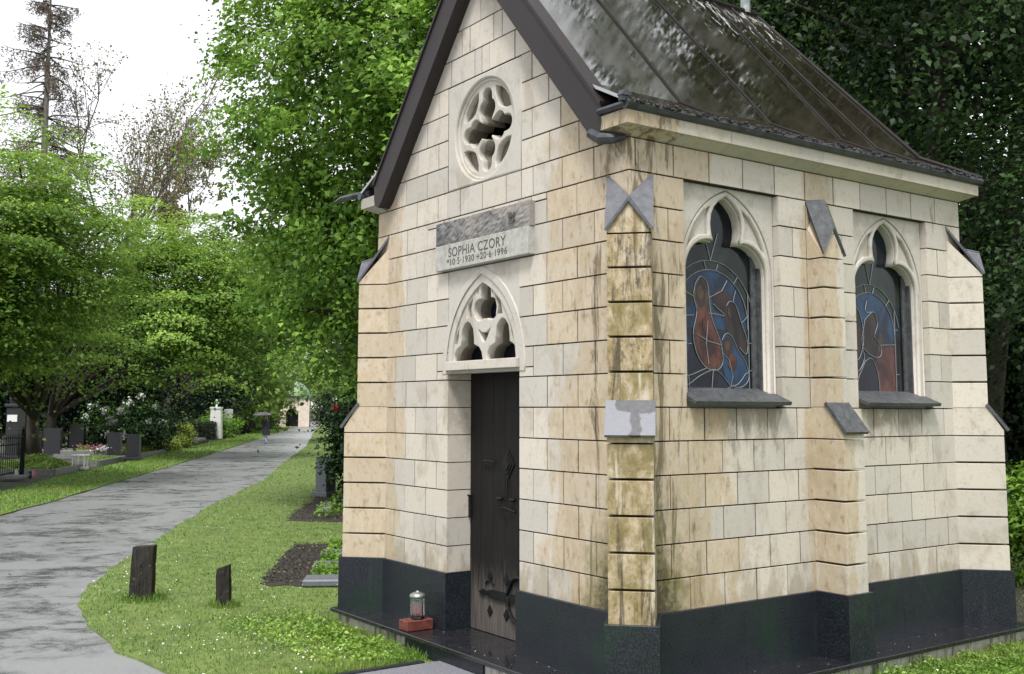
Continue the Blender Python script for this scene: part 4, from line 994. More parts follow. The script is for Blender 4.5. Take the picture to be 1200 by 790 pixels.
# dark trees behind and right of the chapel
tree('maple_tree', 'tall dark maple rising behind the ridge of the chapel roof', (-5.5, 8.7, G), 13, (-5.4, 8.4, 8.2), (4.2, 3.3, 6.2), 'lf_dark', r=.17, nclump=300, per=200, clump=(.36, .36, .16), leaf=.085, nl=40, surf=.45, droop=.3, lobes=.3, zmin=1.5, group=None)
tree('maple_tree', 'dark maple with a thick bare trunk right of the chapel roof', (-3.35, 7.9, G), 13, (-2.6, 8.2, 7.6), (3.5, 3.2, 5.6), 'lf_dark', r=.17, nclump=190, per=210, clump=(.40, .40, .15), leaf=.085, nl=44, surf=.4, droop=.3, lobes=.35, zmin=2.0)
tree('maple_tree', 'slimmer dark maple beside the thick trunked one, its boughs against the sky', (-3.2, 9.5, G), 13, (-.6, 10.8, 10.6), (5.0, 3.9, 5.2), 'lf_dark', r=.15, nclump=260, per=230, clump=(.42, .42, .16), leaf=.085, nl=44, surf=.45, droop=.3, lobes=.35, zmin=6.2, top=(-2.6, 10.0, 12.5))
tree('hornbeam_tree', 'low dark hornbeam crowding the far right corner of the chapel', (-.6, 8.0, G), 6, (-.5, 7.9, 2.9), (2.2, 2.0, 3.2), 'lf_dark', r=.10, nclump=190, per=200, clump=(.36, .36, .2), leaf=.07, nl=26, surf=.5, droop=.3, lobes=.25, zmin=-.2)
tree('holly_tree', 'dense dark holly behind the maples, closing the view right of the chapel', (-4.0, 14.2, G), 9, (-3.6, 13.6, 2.2), (5.2, 2.2, 3.2), 'lf_yew', r=.2, nclump=260, per=150, clump=(.6, .6, .4), leaf=.13, nl=20, surf=.4, lobes=.25, zmin=-.3)
tree('beech_tree', 'dark beech closing the background above the roof ridge', (-13.5, 17.5, G), 16, (-12.5, 16.8, 9.5), (6.0, 3.5, 8.5), 'lf_yew', r=.3, nclump=330, per=110, clump=(.75, .75, .5), leaf=.25, nl=20, surf=.5, lobes=.2, zmin=.5)

# left of the path
tree('beech_tree', 'bright green beech with drooping layered boughs at the left edge', (-28.8, 2.65, G), 8.4, (-20.8, -.2, 4.6), (3.2, 3.2, 3.5), 'lf_bright', r=.2, toff=.16, nclump=210, per=330, clump=(.60, .60, .07), leaf=.105, nl=40, surf=.45, droop=.22, up=1.1, lobes=.2, zmin=2.0, top=(-26.6, 1.7, 7.4))
tree('beech_tree', 'light green beech with spreading layered boughs above the rhododendron', (-37.2, 4.4, G), 8.5, (-31.6, 7.9, 5.2), (3.4, 3.4, 3.3), 'lf_bright', r=.2, toff=.16, nclump=165, per=320, clump=(.74, .74, .09), leaf=.13, nl=36, surf=.45, droop=.22, up=1.1, lobes=.25, zmin=1.8, top=(-35.2, 6.2, 7.4))
tree('maple_tree', 'mid green maple beyond the dark conifers, hanging over the path end', (-49.0, 12.3, G), 10, (-47.0, 18.3, 6.9), (4.4, 4.4, 4.2), 'lf_mid', r=.2, nclump=210, per=240, clump=(.85, .85, .14), leaf=.17, nl=30, surf=.55, droop=.2, lobes=.25, zmin=5.3, top=(-48.6, 14.6, 9.2))
tree('maple_tree', 'pale green maple far down the path beside the small mausoleum', (-76, 45.5, G), 11, (-76, 45.5, 7.6), (5.0, 5.0, 6.4), 'lf_bright', r=.22, nclump=240, per=90, clump=(1.1, 1.1, .6), leaf=.34, nl=16, surf=.55, lobes=.2, zmin=5.0)
tree('linden_tree', 'loose green linden between the far maple and the big linden', (-35.0, 17.4, G), 9, (-35.3, 17.2, 6.2), (2.5, 2.5, 3.6), 'lf_mid', r=.16, nclump=210, per=110, clump=(.6, .6, .3), leaf=.17, nl=22, surf=.5, lobes=.3, zmin=4.3)
for i, (x, y, h, w, lab) in enumerate([(-43.4, 9.6, 8.2, 2.5, 'leftmost of the dark yews above the white rhododendron'), (-60.5, 17.0, 9.0, 3.0, 'dark yew rising behind the white grave stele'), (-67.0, 22.6, 11, 2.9, 'dark yew nearest the small far mausoleum'), (-41.5, 6.6, 7.5, 2.4, 'dark yew standing behind the pair of tall headstones'), (-37.5, 1.9, 6.5, 2.6, 'dark yew at the left edge behind the iron fence')]):
    tree('yew_tree', lab, (x, y, G), h * .9, (x, y, h * .46), (w, w, h * .5), 'lf_yew', r=.16, nclump=190, per=100, clump=(.45, .45, .34), leaf=.18, nl=10, surf=.55, lobes=.18, shape=.5, zmin=-.4, group='dark yews behind the graves')

# dying spruce
sprc = thing('spruce_tree', 'tall half dead spruce with brown drooping twigs', 'tree')
bx, by = -39.6, 4.6; mb = MB(); mb.tube([(bx, by, G), (bx + .1, by, 9), (bx, by, 18.9)], [.26, .17, .02], 8)
LC = []; LN = []; LT = []; rg = np.random.default_rng(5)
for z in np.arange(6.0, 18.7, .36):
    for _ in range(4):
        a = rg.uniform(0, 6.28); f = (18.9 - z) / 13; ln = (.35 + 4.3 * f ** .75) * rg.uniform(.5, 1.1)
        if rg.random() < .12: continue
        p = [np.array([bx + math.cos(a) * ln * s, by + math.sin(a) * ln * s, z + ln * (.10 * s - .42 * s * s + (.22 * s ** 4))]) for s in np.linspace(0, 1, 6)]
        mb.tube(p, [.035 * (1 - .85 * s) + .005 for s in np.linspace(0, 1, 6)], 4, cap=False)
        if rg.random() < .28: continue
        for s in np.arange(.22, 1.0, .035):
            i = min(4, int(s * 5)); q = p[i] + (p[i + 1] - p[i]) * (s * 5 - i)
            hang = rg.uniform(.25, .95) * min(1, ln / 1.5); m = int(4 + hang * 11)
            u = rg.random(m); pos = q + np.stack([rg.normal(0, .07, m), rg.normal(0, .07, m), -u * hang], 1); LC.append(pos)
            LN.append(rg.normal(size=(m, 3)) * np.array([1, 1, .25])); LT.append(rg.normal(.45, .22, m))
mb.build('trunk', M['bark_grey'], sprc, True)
LC = np.concatenate(LC); LN = np.concatenate(LN); LT = np.concatenate(LT)
leaves('twigs', LC, LN, .17, LT, M['lf_spruce'], sprc, wid=.22)
# bare budding trees
def bare(label, base, h, spread, budm, seed, nb=2600, bud=.13, levels=5):
    rg = np.random.default_rng(seed); t = thing('ash_tree', label, 'tree'); mb = MB(); tips = []
    def grow(p, d, l, r, lev):
        n = 5; pts = [p]; q = p
        for i in range(n):
            d = d + rg.normal(0, .10, 3) + np.array([0, 0, .05]); d /= np.linalg.norm(d); q = q + d * l / n; pts.append(q)
        mb.tube(pts, [r * (1 - .45 * i / n) for i in range(n + 1)], 6 if lev < 2 else 4, cap=False)
        if lev >= levels: tips.append((pts[2], d)); tips.append((q, d)); return
        if lev >= 3: tips.append((pts[3], d))
        for _ in range(3 if lev else 4):
            k = rg.integers(2, n + 1); nd = d + rg.normal(0, .52 * spread, 3) * np.array([1, 1, .5]); nd[2] += .12; nd /= np.linalg.norm(nd)
            grow(pts[k], nd, l * rg.uniform(.58, .82), r * .56, lev + 1)
    grow(np.array(base, float), np.array([0, 0, 1.]), h * .34, .20, 0)
    mb.build('trunk', M['bark_grey'], t, True)
    T = np.array([a for a, b in tips]); i = rg.integers(0, len(T), nb)
    C = T[i] + rg.normal(0, .16, (nb, 3)); leaves('buds', C, rg.normal(size=(nb, 3)), bud * rg.uniform(.5, 1.3, nb), rg.random(nb), M[budm], t)
bare('nearly bare ash with thin upright branches against the pale sky', (-43.4, 9.6, G), 21.5, .80, 'lf_bud', 4, 6500, .14)
bare('brownish budding ash right of the nearly bare one, behind the light green beech', (-66.0, 19.5, G), 22.0, .95, 'lf_bud', 9, 15000, .24)
# far wood
C = []; N = []; T = []
rg = np.random.default_rng(21)
for i in range(60):
    a = rad(143 + 42 * i / 60 + rg.uniform(-.4, .4)); dd = rg.uniform(70, 125)
    if 151.5 < math.degrees(a) < 157.5: dd = rg.uniform(150, 190)
    h = rg.uniform(6, 11) * dd / 90
    c, nn, tn, _ = crown((CAM.x + dd * math.cos(a), CAM.y + dd * math.sin(a), h * .5), (h * .42, h * .42, h * .58), 46, 60, (1.0, 1.0, .7), rng=rg, zmin=-.5, toff=rg.uniform(-.25, .15)); C.append(c); N.append(nn); T.append(tn)
C = np.concatenate(C); kind(leaves('distant_woodland', C, np.concatenate(N), .55, np.concatenate(T), M['lf_mid']), 'stuff')
C = []; N = []; T = []
for i in range(26):
    a = rad(108 + 26 * i / 26 + rg.uniform(-.4, .4)); dd = rg.uniform(24, 34); h = rg.uniform(9, 15) if a > rad(124) else rg.uniform(4.5, 6.5)
    c, nn, tn, _ = crown((CAM.x + dd * math.cos(a), CAM.y + dd * math.sin(a), h * .45), (h * .3, h * .3, h * .55), 60, 60, (.8, .8, .5), rng=rg, zmin=-.5); C.append(c); N.append(nn); T.append(tn)
kind(leaves('shaded_woodland', np.concatenate(C), np.concatenate(N), .36, np.concatenate(T), M['lf_yew']), 'stuff')

# shrubs and hedges
def shrub(name, label, c, R, lm, n=70, per=80, clump=.2, leaf=.09, flowers=None, fn_=0, cat='shrub', group=None, up=.6, wid=.55):
    t = thing(name, label, cat, (0, 0, 0), 0, group)
    C, N, tn, cl = crown(c, R, n, per, (clump, clump, clump * .7), surf=.6, lobes=.16, zmin=G + .02, up=up)
    mb = MB(); b = np.array([c[0], c[1], G - .05])
    for i in RNG.choice(len(cl), min(10, len(cl)), replace=False): mb.tube([b + RNG.normal(0, .06, 3) * [1, 1, 0], (b + cl[i]) / 2 + [0, 0, .05], cl[i]], [.02, .014, .006], 5)
    mb.build('stems', M['bark'], t); leaves('foliage', C, N, leaf * RNG.uniform(.7, 1.2, len(C)), tn, M[lm], t, wid=wid)
    if flowers:
        d = cl - np.array(c); k = np.argsort(-(d[:, 2] / R[2] + RNG.random(len(cl)) * 1.2 - .9 * (d @ np.array([-.8, .57, 0])) / R[0]))[:fn_]
        P = cl[k] + norm(d[k]) * clump * .9; f = []
        Cf = (P[:, None, :] + RNG.normal(0, .035 if flowers == 'red' else .075, (len(P), 26, 3))).reshape(-1, 3)
        for i in range(len(P)): c_ = Cf[i * 26:i * 26 + 26]; leaves('blossom', c_, RNG.normal(size=c_.shape), .07 if flowers == 'red' else .11, RNG.random(26), M['fl_' + flowers], t, wid=.8)
    return t
M['fl_white'] = plain('white_blossom', (.72, .72, .68), .6, 0, .1, 9, 0); M['fl_red'] = plain('coral_blossom', (.55, .06, .05), .5, 0, .15, 9, 0); M['fl_pink'] = plain('pink_blossom', (.50, .16, .24), .5, 0, .2, 9, 0)
shrub('rhododendron_bush', 'leafy green rhododendron with coral flowers by the left chapel corner', (-13.2, 5.6, .55), (1.05, 1.05, 1.15), 'lf_rhodo', 150, 90, .17, .115, 'red', 2, wid=.5)
shrub('rhododendron_bush', 'broad dark rhododendron dotted with white blossom behind the headstones', (-37.6, 7.7, .35), (1.75, 1.75, 1.2), 'lf_rhodo', 130, 90, .24, .13, 'white', 20)
shrub('golden_shrub', 'rounded yellow green shrub beside the verge', (-41.5, 11.05, -.02), (.66, .66, .62), 'lf_yellow', 60, 80, .13, .10)
shrub('golden_shrub', 'low yellow green shrub left of the rounded one', (-39.6, 9.9, -.26), (.85, .6, .36), 'lf_yellow', 50, 70, .13, .09)
shrub('laurel_bush', 'light green laurel at the right edge beside the chapel base', (-.9, 6.4, -.05), (.75, .75, .75), 'lf_linden', 80, 90, .15, .075)
shrub('laurel_bush', 'green laurel between the far hedge and the white stele', (-57, 18.6, .1), (1.5, 1.2, .8), 'lf_linden', 60, 60, .25, .16)
shrub('laurel_bush', 'bushy green laurel in front of the small far mausoleum', (-83, 32.2, .3), (2.0, 1.5, 1.2), 'lf_mid', 60, 60, .4, .24)
shrub('cypress_bush', 'dark clipped cypress right of the small far mausoleum', (-92.5, 42.9, 1.1), (1.1, 1.1, 2.0), 'lf_yew', 60, 60, .4, .22)
def hedge(label, a, b, w, h, group='clipped hedges by the path'):
    t = thing('clipped_hedge', label, 'hedge', (0, 0, 0), 0, group); a, b = np.array(a), np.array(b); L = np.linalg.norm(b - a); u = (b - a) / L; v = np.array([-u[1], u[0]])
    n = int(L * 900 * h); s = RNG.random(n) * L; q = RNG.uniform(-w / 2, w / 2, n); z = RNG.uniform(0, h, n)
    f = RNG.random(n); q = np.where(f < .55, np.sign(q) * w / 2, q); z = np.where(f > .6, h, z)
    C = np.stack([a[0] + u[0] * s + v[0] * q, a[1] + u[1] * s + v[1] * q, G + z], 1) + RNG.normal(0, .04, (n, 3))
    N = np.stack([v[0] * np.sign(q), v[1] * np.sign(q), np.where(f > .6, 1.5, .35)], 1) + RNG.normal(0, .4, (n, 3))
    leaves('foliage', C, N, .12, RNG.normal(.45, .2, n) + .18 * (f > .6), M['lf_hedge'], t)
    mb = MB(); m = (a + b) / 2; mb.box((m[0] - L / 2 + .05, m[1] - w / 2 + .06, G), (m[0] + L / 2 - .05, m[1] + w / 2 - .06, G + h - .07), rot=math.atan2(u[1], u[0])); mb.build('branch_core', M['bark'], t)
hedge('dark clipped hedge nearest the walking person', (-51.5, 14.6), (-58, 18.9), 1.0, .95)
hedge('far clipped hedge before the small mausoleum', (-70, 25.0), (-84, 32.6), 1.2, 1.05)

# ------------------------------------------------------------------ graves and furniture
def slab_stone(name, label, loc, w, d, h, mat, rz, rounded=0, group='dark headstones left of the path'):
    t = thing(name, label, 'headstone', (loc[0], loc[1], G), rz, group); b = MB()
    pr_ = [(-w / 2, 0), (w / 2, 0), (w / 2, h - rounded)] + ([(w / 2 - rounded * (1 - math.cos(rad(a))), h - rounded + rounded * math.sin(rad(a))) for a in (30, 60, 90)] + [(-w / 2 + rounded * (1 - math.cos(rad(a))), h - rounded + rounded * math.sin(rad(a))) for a in (90, 60, 30)] if rounded else [(w / 2, h), (-w / 2, h)]) + [(-w / 2, h - rounded)]
    P = []
    for p in pr_:
        if not P or math.hypot(p[0] - P[-1][0], p[1] - P[-1][1]) > 1e-4: P.append(p)
    b.prism(P, lambda u, v, n: (u, -n, v), -d / 2, d / 2); b.build('stone', mat, t)
    p = MB(); p.box((-w / 2 - .06, -d / 2 - .06, -.03), (w / 2 + .06, d / 2 + .06, .10), bev=.01); p.build('base', mat, t); return t
FZ = rad(52)
slab_stone('headstone', 'tall dark headstone at the left of the tall pair', (-35.1, 4.45), .60, .16, 1.03, M['headstone'], FZ, .07)
slab_stone('headstone', 'tall dark headstone at the right of the tall pair', (-36.9, 5.7), .56, .16, 1.14, M['headstone'], FZ, .05)
slab_stone('headstone', 'shorter dark headstone left of the nearer pair by the white kerb', (-33.3, 6.1), .46, .16, .90, M['headstone'], FZ, .06)
slab_stone('headstone', 'shorter dark headstone right of the nearer pair, on a stepped base', (-31.2, 6.15), .44, .16, .88, M['headstone'], FZ, .05)
slab_stone('headstone', 'brown headstone standing between the tall dark pair', (-37.6, 5.2), .40, .16, .85, M['headstone_brown'], FZ, 0)
slab_stone('headstone', 'blue grey headstone under the coral rhododendron', (-14.5, 5.1), .26, .30, .78, M['headstone_grey'], rad(25), 0, None)
for w_, lab, x, y in ((.05, 'x', 0, 0),): pass
st = thing('grave_stele', 'white grave stele rising behind the hedge', 'monument', (-55.6, 17.9, G), rad(50)); b = MB()
b.prism([(-.36, .0), (.36, 0), (.30, 1.75), (-.30, 1.75)], lambda u, v, n: (u, -n, v), -.14, .14); b.box((-.34, -.18, 1.75), (.34, .18, 1.85)); b.build('shaft', M['pale_stone'], st)
b = MB(); b.prism([(-.05, 1.85), (.05, 1.85), (.05, 2.05), (.14, 2.05), (.14, 2.13), (.05, 2.13), (.05, 2.3), (-.05, 2.3), (-.05, 2.13), (-.14, 2.13), (-.14, 2.05), (-.05, 2.05)], lambda u, v, n: (u, -n, v), -.05, .05); b.build('cross', M['pale_stone'], st)
for x, y, w, lab in ((-60.8, 20.6, .2, 'slim pale grave pillar right of the white stele'),):
    b = MB(); b.box((x - w, y - w, G), (x + w, y + w, 1.2), rot=.6, bev=.02); b.box((x - w * 1.25, y - w * 1.25, G), (x + w * 1.25, y + w * 1.25, G + .2), rot=.6, bev=.02)
    tag(b.build('grave_pillar', M['pale_stone']), lab, 'monument')
# dark memorial pillar with white plate
mp = thing('memorial_pillar', 'tall dark memorial pillar with a small white plate behind the iron fence', 'monument', (-28.9, 2.05, G), FZ); b = MB()
b.box((-.24, -.24, 0), (.24, .24, .35), bev=.02); b.box((-.19, -.19, .35), (.19, .19, 1.75), bev=.02); b.box((-.24, -.24, 1.75), (.24, .24, 1.85), bev=.02); b.lathe([(.17, 1.85), (.2, 2.0), (.13, 2.25), (.15, 2.5), (.09, 2.7), (.11, 2.85), (.02, 2.98)], seg=10)
b.build('shaft', M['headstone'], mp); b = MB(); b.box((-.15, -.215, 1.33), (.15, -.192, 1.53)); b.build('plate', M['white_paint'], mp)
# iron fence
fe = thing('iron_fence', 'black wrought iron grave fence with spear tips at the left edge', 'fence', (0, 0, 0))
fa_, fb_ = np.array([-21.2, -.35]), np.array([-24.6, 1.45])
fc_ = np.array([-22.9, -2.7])
for A_, B_ in ((fa_, fb_), ):
    Lf = np.linalg.norm(B_ - A_)
    for z in (.12, .82): b = MB(); b.tube([(*A_, G + z), (*B_, G + z)], .018, 5); b.build('rail', M['iron'], fe)
    for i in range(25):
        p = A_ + (B_ - A_) * i / 24; b = MB(); b.tube([(*p, G + .0), (*p, G + .95), (*p, G + .98), (*p, G + 1.08)], [.010, .010, .024, .002], 5); b.build('spear_bar', M['iron'], fe)
for p in (fa_, fb_):
    b = MB(); b.box((p[0] - .05, p[1] - .05, G), (p[0] + .05, p[1] + .05, G + 1.12), bev=.01); b.lathe([(.03, 0), (.06, .05), (.03, .11), (.005, .15)], (p[0], p[1], G + 1.12), 8); b.build('post', M['iron'], fe)
# grave kerbs, beds and small things on the left
def bed(label, pts, z=.03, mat='soil', jit=.03):
    o, q = poly_sheet('grave_bed', pts, G + z, .09, M[mat], jit, .12 if jit > .05 else .3, len(label)); tag(o, label, 'grave bed'); return q
def frame(label, pts, mat, w=.08, h=.13):
    t = thing('grave_kerb', label, 'kerb', (0, 0, 0), 0, 'stone kerbs round the left graves')
    for i in range(len(pts) - 1):
        b = MB(); a, c = Vector(pts[i]), Vector(pts[i + 1]); u = (c - a).normalized(); v = Vector((-u.y, u.x)) * w / 2
        b.add([(p.x + s * v.x, p.y + s * v.y, z) for z in (G - .05, G + h) for p, s in ((a, -1), (c, -1), (c, 1), (a, 1))], [(3, 2, 1, 0), (4, 5, 6, 7), (0, 1, 5, 4), (1, 2, 6, 5), (2, 3, 7, 6), (3, 0, 4, 7)]); b.build('kerb_stone', M[mat], t)
D1 = np.array([-.876, .482]); V1 = np.array([-.482, -.876])
def gp(base, s, q): b = np.array(base) + D1 * s + V1 * q; return (float(b[0]), float(b[1]))
def rect(base, L, W): return [gp(base, 0, 0), gp(base, L, 0), gp(base, L, W), gp(base, 0, W)]
B1 = (-24.9, 2.3); B2 = (-29.0, 4.45); B3 = (-33.4, 6.9); B4 = (-44, 12.2)
for base, L, W, lab, klab, km in ((B1, 3.2, 2.6, 'planted grave bed nearest the iron fence', 'pale stone kerb of the grave nearest the iron fence', 'kerbstone'), (B2, 3.6, 2.8, 'planted grave bed before the shorter pair of headstones', 'stone kerb before the shorter headstone pair', 'kerbstone'), (B3, 5.0, 2.8, 'planted grave bed beside the golden shrubs', 'stone kerb of the grave with golden shrubs', 'kerbstone'), (B4, 6.5, 3.0, 'dark planted grave bed before the hedge', 'dark stone kerb of the grave before the hedge', 'headstone')):
    r = rect(base, L, W); bed(lab, r); frame(klab, r + [r[0]], km)
def cover(label, base, s0, s1, q0, q1, h, lm, n, leaf=.09):
    s = RNG.uniform(s0, s1, n); q = RNG.uniform(q0, q1, n); b = np.array(base)
    hh = h * (.55 + .45 * np.sin(s * 2.3) * np.cos(q * 2.9)) * np.sqrt(np.clip(np.minimum(np.minimum(s - s0, s1 - s), np.minimum(q - q0, q1 - q)) / .3, 0.02, 1))
    C = np.stack([b[0] + D1[0] * s + V1[0] * q, b[1] + D1[1] * s + V1[1] * q, G + .04 + hh * np.sqrt(RNG.random(n))], 1)
    o = leaves('ground_cover', C, np.array([0, 0, 1.]) + RNG.normal(0, .5, (n, 3)), leaf, RNG.normal(.5, .25, n), M[lm]); kind(o, 'stuff'); o['label'] = label; return o
cover('low green ground cover on the grave by the iron fence', B1, .2, 3.0, .3, 2.4, .42, 'lf_mid', 5000)
cover('low green ground cover before the shorter headstones', B2, .2, 3.4, .1, 1.1, .18, 'lf_mid', 3000)
cover('yellowish ground cover beside the golden shrubs', B3, .2, 4.8, .2, 2.4, .40, 'lf_yellow', 6000)
cover('dark ground cover before the hedge', B4, .2, 6.2, .2, 2.8, .3, 'lf_hedge', 5000)
fp = leaves('flower_patch', np.array([-35.1, 6.0, G + .32]) + RNG.normal(size=(220, 3)) * [.55, .35, .05], RNG.normal(size=(220, 3)) + [0, 0, 1], .08, RNG.random(220), M['fl_pink']); kind(fp, 'stuff')
tag(fp, 'pink and white flowers planted before the tall headstone pair', 'flowers'); fp['kind'] = 'stuff'
fw = leaves('flower_patch', np.array([-33.9, 6.05, G + .33]) + RNG.normal(size=(160, 3)) * [.25, .2, .07], RNG.normal(size=(160, 3)) + [0, 0, 1], .10, RNG.random(160), M['fl_white']); kind(fw, 'stuff')
tg_ = MB(); tg_.box((-36.6, 4.4, G), (-34.3, 6.0, G + .26), rot=FZ, bev=.02); tag(tg_.build('grave_plinth', M['kerbstone']), 'long low grey grave plinth below the tall headstone pair', 'grave plinth')
# little white frame lantern
wl = thing('frame_lantern', 'little white square frame lantern standing on the pale kerb', 'lantern', (-27.0, 3.45, G + .02), FZ)
for x in (-.17, 0, .17):
    for y in (-.1, .1): b = MB(); b.box((x - .02, y - .02, 0), (x + .02, y + .02, .34)); b.build('post', M['pale_stone'], wl)
b = MB(); b.box((-.21, -.14, .34), (.21, .14, .39), bev=.008); b.build('lid', M['pale_stone'], wl)
b = MB(); b.box((-.21, -.14, -.03), (.21, .14, .04), bev=.008); b.build('base', M['pale_stone'], wl)
for i, (x, y) in enumerate(((-23.6, 1.55), (-23.9, 1.2), (-22.8, 1.3))):
    b = MB(); b.lathe([(.035, 0), (.045, .07), (.03, .14), (.04, .17)], (x, y, G + .03), 8); tag(b.build('grave_vase', [M['fl_pink'], M['pale_stone'], M['headstone']][i]), ['small terracotta pink grave vase by the iron fence', 'small white grave vase by the iron fence', 'small dark grave vase by the verge'][i], 'vase')
b = MB(); b.box((-23.6, .75, G), (-23.0, 1.15, G + .1), rot=FZ, bev=.02); tag(b.build('name_stone', M['kerbstone']), 'small flat pale name stone by the iron fence', 'grave marker')
for i, (s, q) in enumerate(((1.2, .3), (2.6, .2), (4.2, .35), (5.6, .3))):
    x, y = gp(B4, s, q); b = MB(); b.box((x - .3, y - .16, G), (x + .3, y + .16, G + .2 + .05 * (i % 2)), rot=.5, bev=.04); tag(b.build('name_stone', M['kerbstone']), ['first', 'second', 'third', 'last'][i] + ' pale name stone along the verge before the hedge', 'grave marker', 'name stones before the hedge')

# beds on the lawn, right of the path
bed('dark soil grave bed under the coral rhododendron', BED1, .004, jit=.09); bed('dark soil grave bed with three ivy rows beside the chapel', BED2, .004, jit=.07)
gs = MB(); gs.box((-12.4, 3.75, G), (-11.4, 4.0, G + .10), rot=rad(-32), bev=.02); gs.box((-12.6, 4.3, G), (-10.3, 4.45, G + .08), rot=rad(-30), bev=.02); tag(gs.build('grave_edging', M['kerbstone']), 'mossy pale stone edging in the bed under the rhododendron', 'edging')
U2 = np.array([-.862, .507]); W2_ = np.array([.507, .862])
for i in range(3):
    o = np.array([-5.25, .02]) + U2 * (.15 + .98 * i) + W2_ * .34; c = o + W2_ * .62 - U2 * .12
    b = MB(); b.box((c[0] - .62, c[1] - .17, G), (c[0] + .62, c[1] + .17, G + .07), rot=math.atan2(W2_[1], W2_[0]), bev=.015); tag(b.build('stone_slab', M['headstone_grey']), ['nearest', 'middle', 'farthest'][i] + ' flat wet stone slab in the ivy bed beside the chapel', 'stone slab', 'slabs in the ivy bed')
    n = 1500; s = RNG.uniform(-.18, .42, n) + .25; q = RNG.uniform(0.05, 1.3, n); P2 = o + U2 * 0 + U2[None] * s[:, None] * 1 + W2_[None] * q[:, None]
    C = np.stack([P2[:, 0], P2[:, 1], G + .02 + .13 * RNG.random(n) * np.sin(np.pi * np.clip((s - .05) / .62, .05, .95))], 1)
    o2 = leaves('ivy', C, np.array([0, 0, 1.]) + RNG.normal(0, .5, (n, 3)), .055, RNG.normal(.5, .25, n), M['lf_linden']); kind(o2, 'stuff')
n = 1600; P, d = scatter(60000, np.array([(-10.6, 3.0), (-13.8, 5.0), (-13.2, 6.2), (-9.6, 4.2)]), 12, 24)
C = np.stack([P[:, 0], P[:, 1], G + .03 + .16 * RNG.random(len(P))], 1); o2 = leaves('ivy', C, np.array([0, 0, 1.]) + RNG.normal(0, .5, C.shape), .09, RNG.normal(.4, .25, len(C)), M['lf_linden']); kind(o2, 'stuff')
for bp in (BED1, BED2):
    bp = np.array(bp); n = 5000; uv = RNG.random((n, 2)); a_ = bp[0] + (bp[1] - bp[0]) * uv[:, :1]; b_ = bp[3] + (bp[2] - bp[3]) * uv[:, :1]; P = a_ + (b_ - a_) * uv[:, 1:]
    C = np.stack([P[:, 0], P[:, 1], G + .014 + .02 * RNG.random(n)], 1); kind(leaves('soil_crumbs', C, np.array([0, 0, .6]) + RNG.normal(0, .6, (n, 3)), .018 * RNG.uniform(.4, 1.6, n), RNG.random(n), M['soil_crumb']), 'stuff')
    k = RNG.random(n) < .06; kind(leaves('dead_leaves', C[k] + [0, 0, .01], np.array([0, 0, 1.]) + RNG.normal(0, .4, (k.sum(), 3)), .035, RNG.random(k.sum()), M['lf_bud']), 'stuff')
# weeds along the chapel base
def weeds(name, x0, x1, y0, y1, n, h, leaf, lm):
    x = RNG.uniform(x0, x1, n); y = RNG.uniform(y0, y1, n); cl = .5 + .5 * np.sin(x * 9 + 2 * np.sin(y * 7)) * np.cos(y * 8 + x * 3)
    C = np.stack([x, y, G + .01 + h * cl * RNG.random(n)], 1); o = leaves(name, C, np.array([0, 0, .8]) + RNG.normal(0, .6, (n, 3)), leaf * RNG.uniform(.6, 1.4, n), RNG.normal(.5, .25, n), M[lm]); return kind(o, 'stuff')
weeds('clover_weeds', -3.0, -1.82, -.66, -.36, 1200, .10, .032, 'lf_bright')
weeds('clover_weeds', -3.7, -1.9, -.95, -.27, 1500, .05, .03, 'lf_bright')
weeds('clover_weeds', -3.9, -2.6, -1.1, -.3, 700, .06, .03, 'lf_mid')
weeds('clover_weeds', .28, 1.3, 0, 5, 22000, .05, .024, 'lf_linden')
weeds('clover_weeds', .27, .6, .6, 4.4, 4500, .09, .026, 'lf_mid')
kind(poly_sheet('bare_earth', [(-.9, 3.75), (.35, 3.72), (.45, 5.2), (-1.6, 7.2), (-3, 6)], G + .002, 0, M['soil'], .05, .2, 2)[0], 'structure')
tf = []
for cx_, cy_, rx_, n_ in ((-5.2, -1.21, .17, 420), (-4.47, -.72, .11, 260), (-14.5, 5.1, .3, 200)):
    a_ = RNG.uniform(0, 6.28, n_); q_ = rx_ * RNG.uniform(.55, 1.35, n_); tf.append(np.stack([cx_ + q_ * np.cos(a_), cy_ + q_ * np.sin(a_)], 1))
tf.append(np.stack([RNG.uniform(-3.3, -1.76, 1500), -.29 - .25 * RNG.random(1500) ** 2], 1)); tf.append(np.stack([.275 + .25 * RNG.random(1800) ** 2, RNG.uniform(.3, 3.9, 1800)], 1)); tf.append(np.stack([-1.74 - .08 * RNG.random(500), RNG.uniform(-1.5, -.45, 500)], 1))
tf = np.concatenate(tf); kind(blades('grass_tufts', tf, RNG.uniform(.035, .095, len(tf)), np.full(len(tf), .009), M['grass'], .8), 'stuff')
# loose leaves on the slab and path
n = 50; x = np.concatenate([RNG.uniform(.03, .26, 32), RNG.uniform(-2.0, -.3, 18)]); y = np.concatenate([RNG.uniform(.1, 3.4, 32), RNG.uniform(-.26, -.03, 18)])
C = np.stack([x, y, np.full(n, -.3935)], 1); kind(leaves('petal_scatter', C, np.array([0, 0, 1.]) + RNG.normal(0, .1, (n, 3)), .009, np.zeros(n), M['petal'], wid=.8, fold=.05), 'stuff')

P, d = scatter(2500, np.array(PL[1:8] + [(-2, -5)] + PR[::-1][2:]), 7, 45); k = RNG.random(len(P)) < .35; P = P[k]; d = d[k]
kind(leaves('path_litter', np.stack([P[:, 0], P[:, 1], np.full(len(P), G - .016)], 1), np.array([0, 0, 1.]) + RNG.normal(0, .25, (len(P), 3)), .02 + .0015 * d, RNG.random(len(P)), M['lf_bud']), 'stuff')
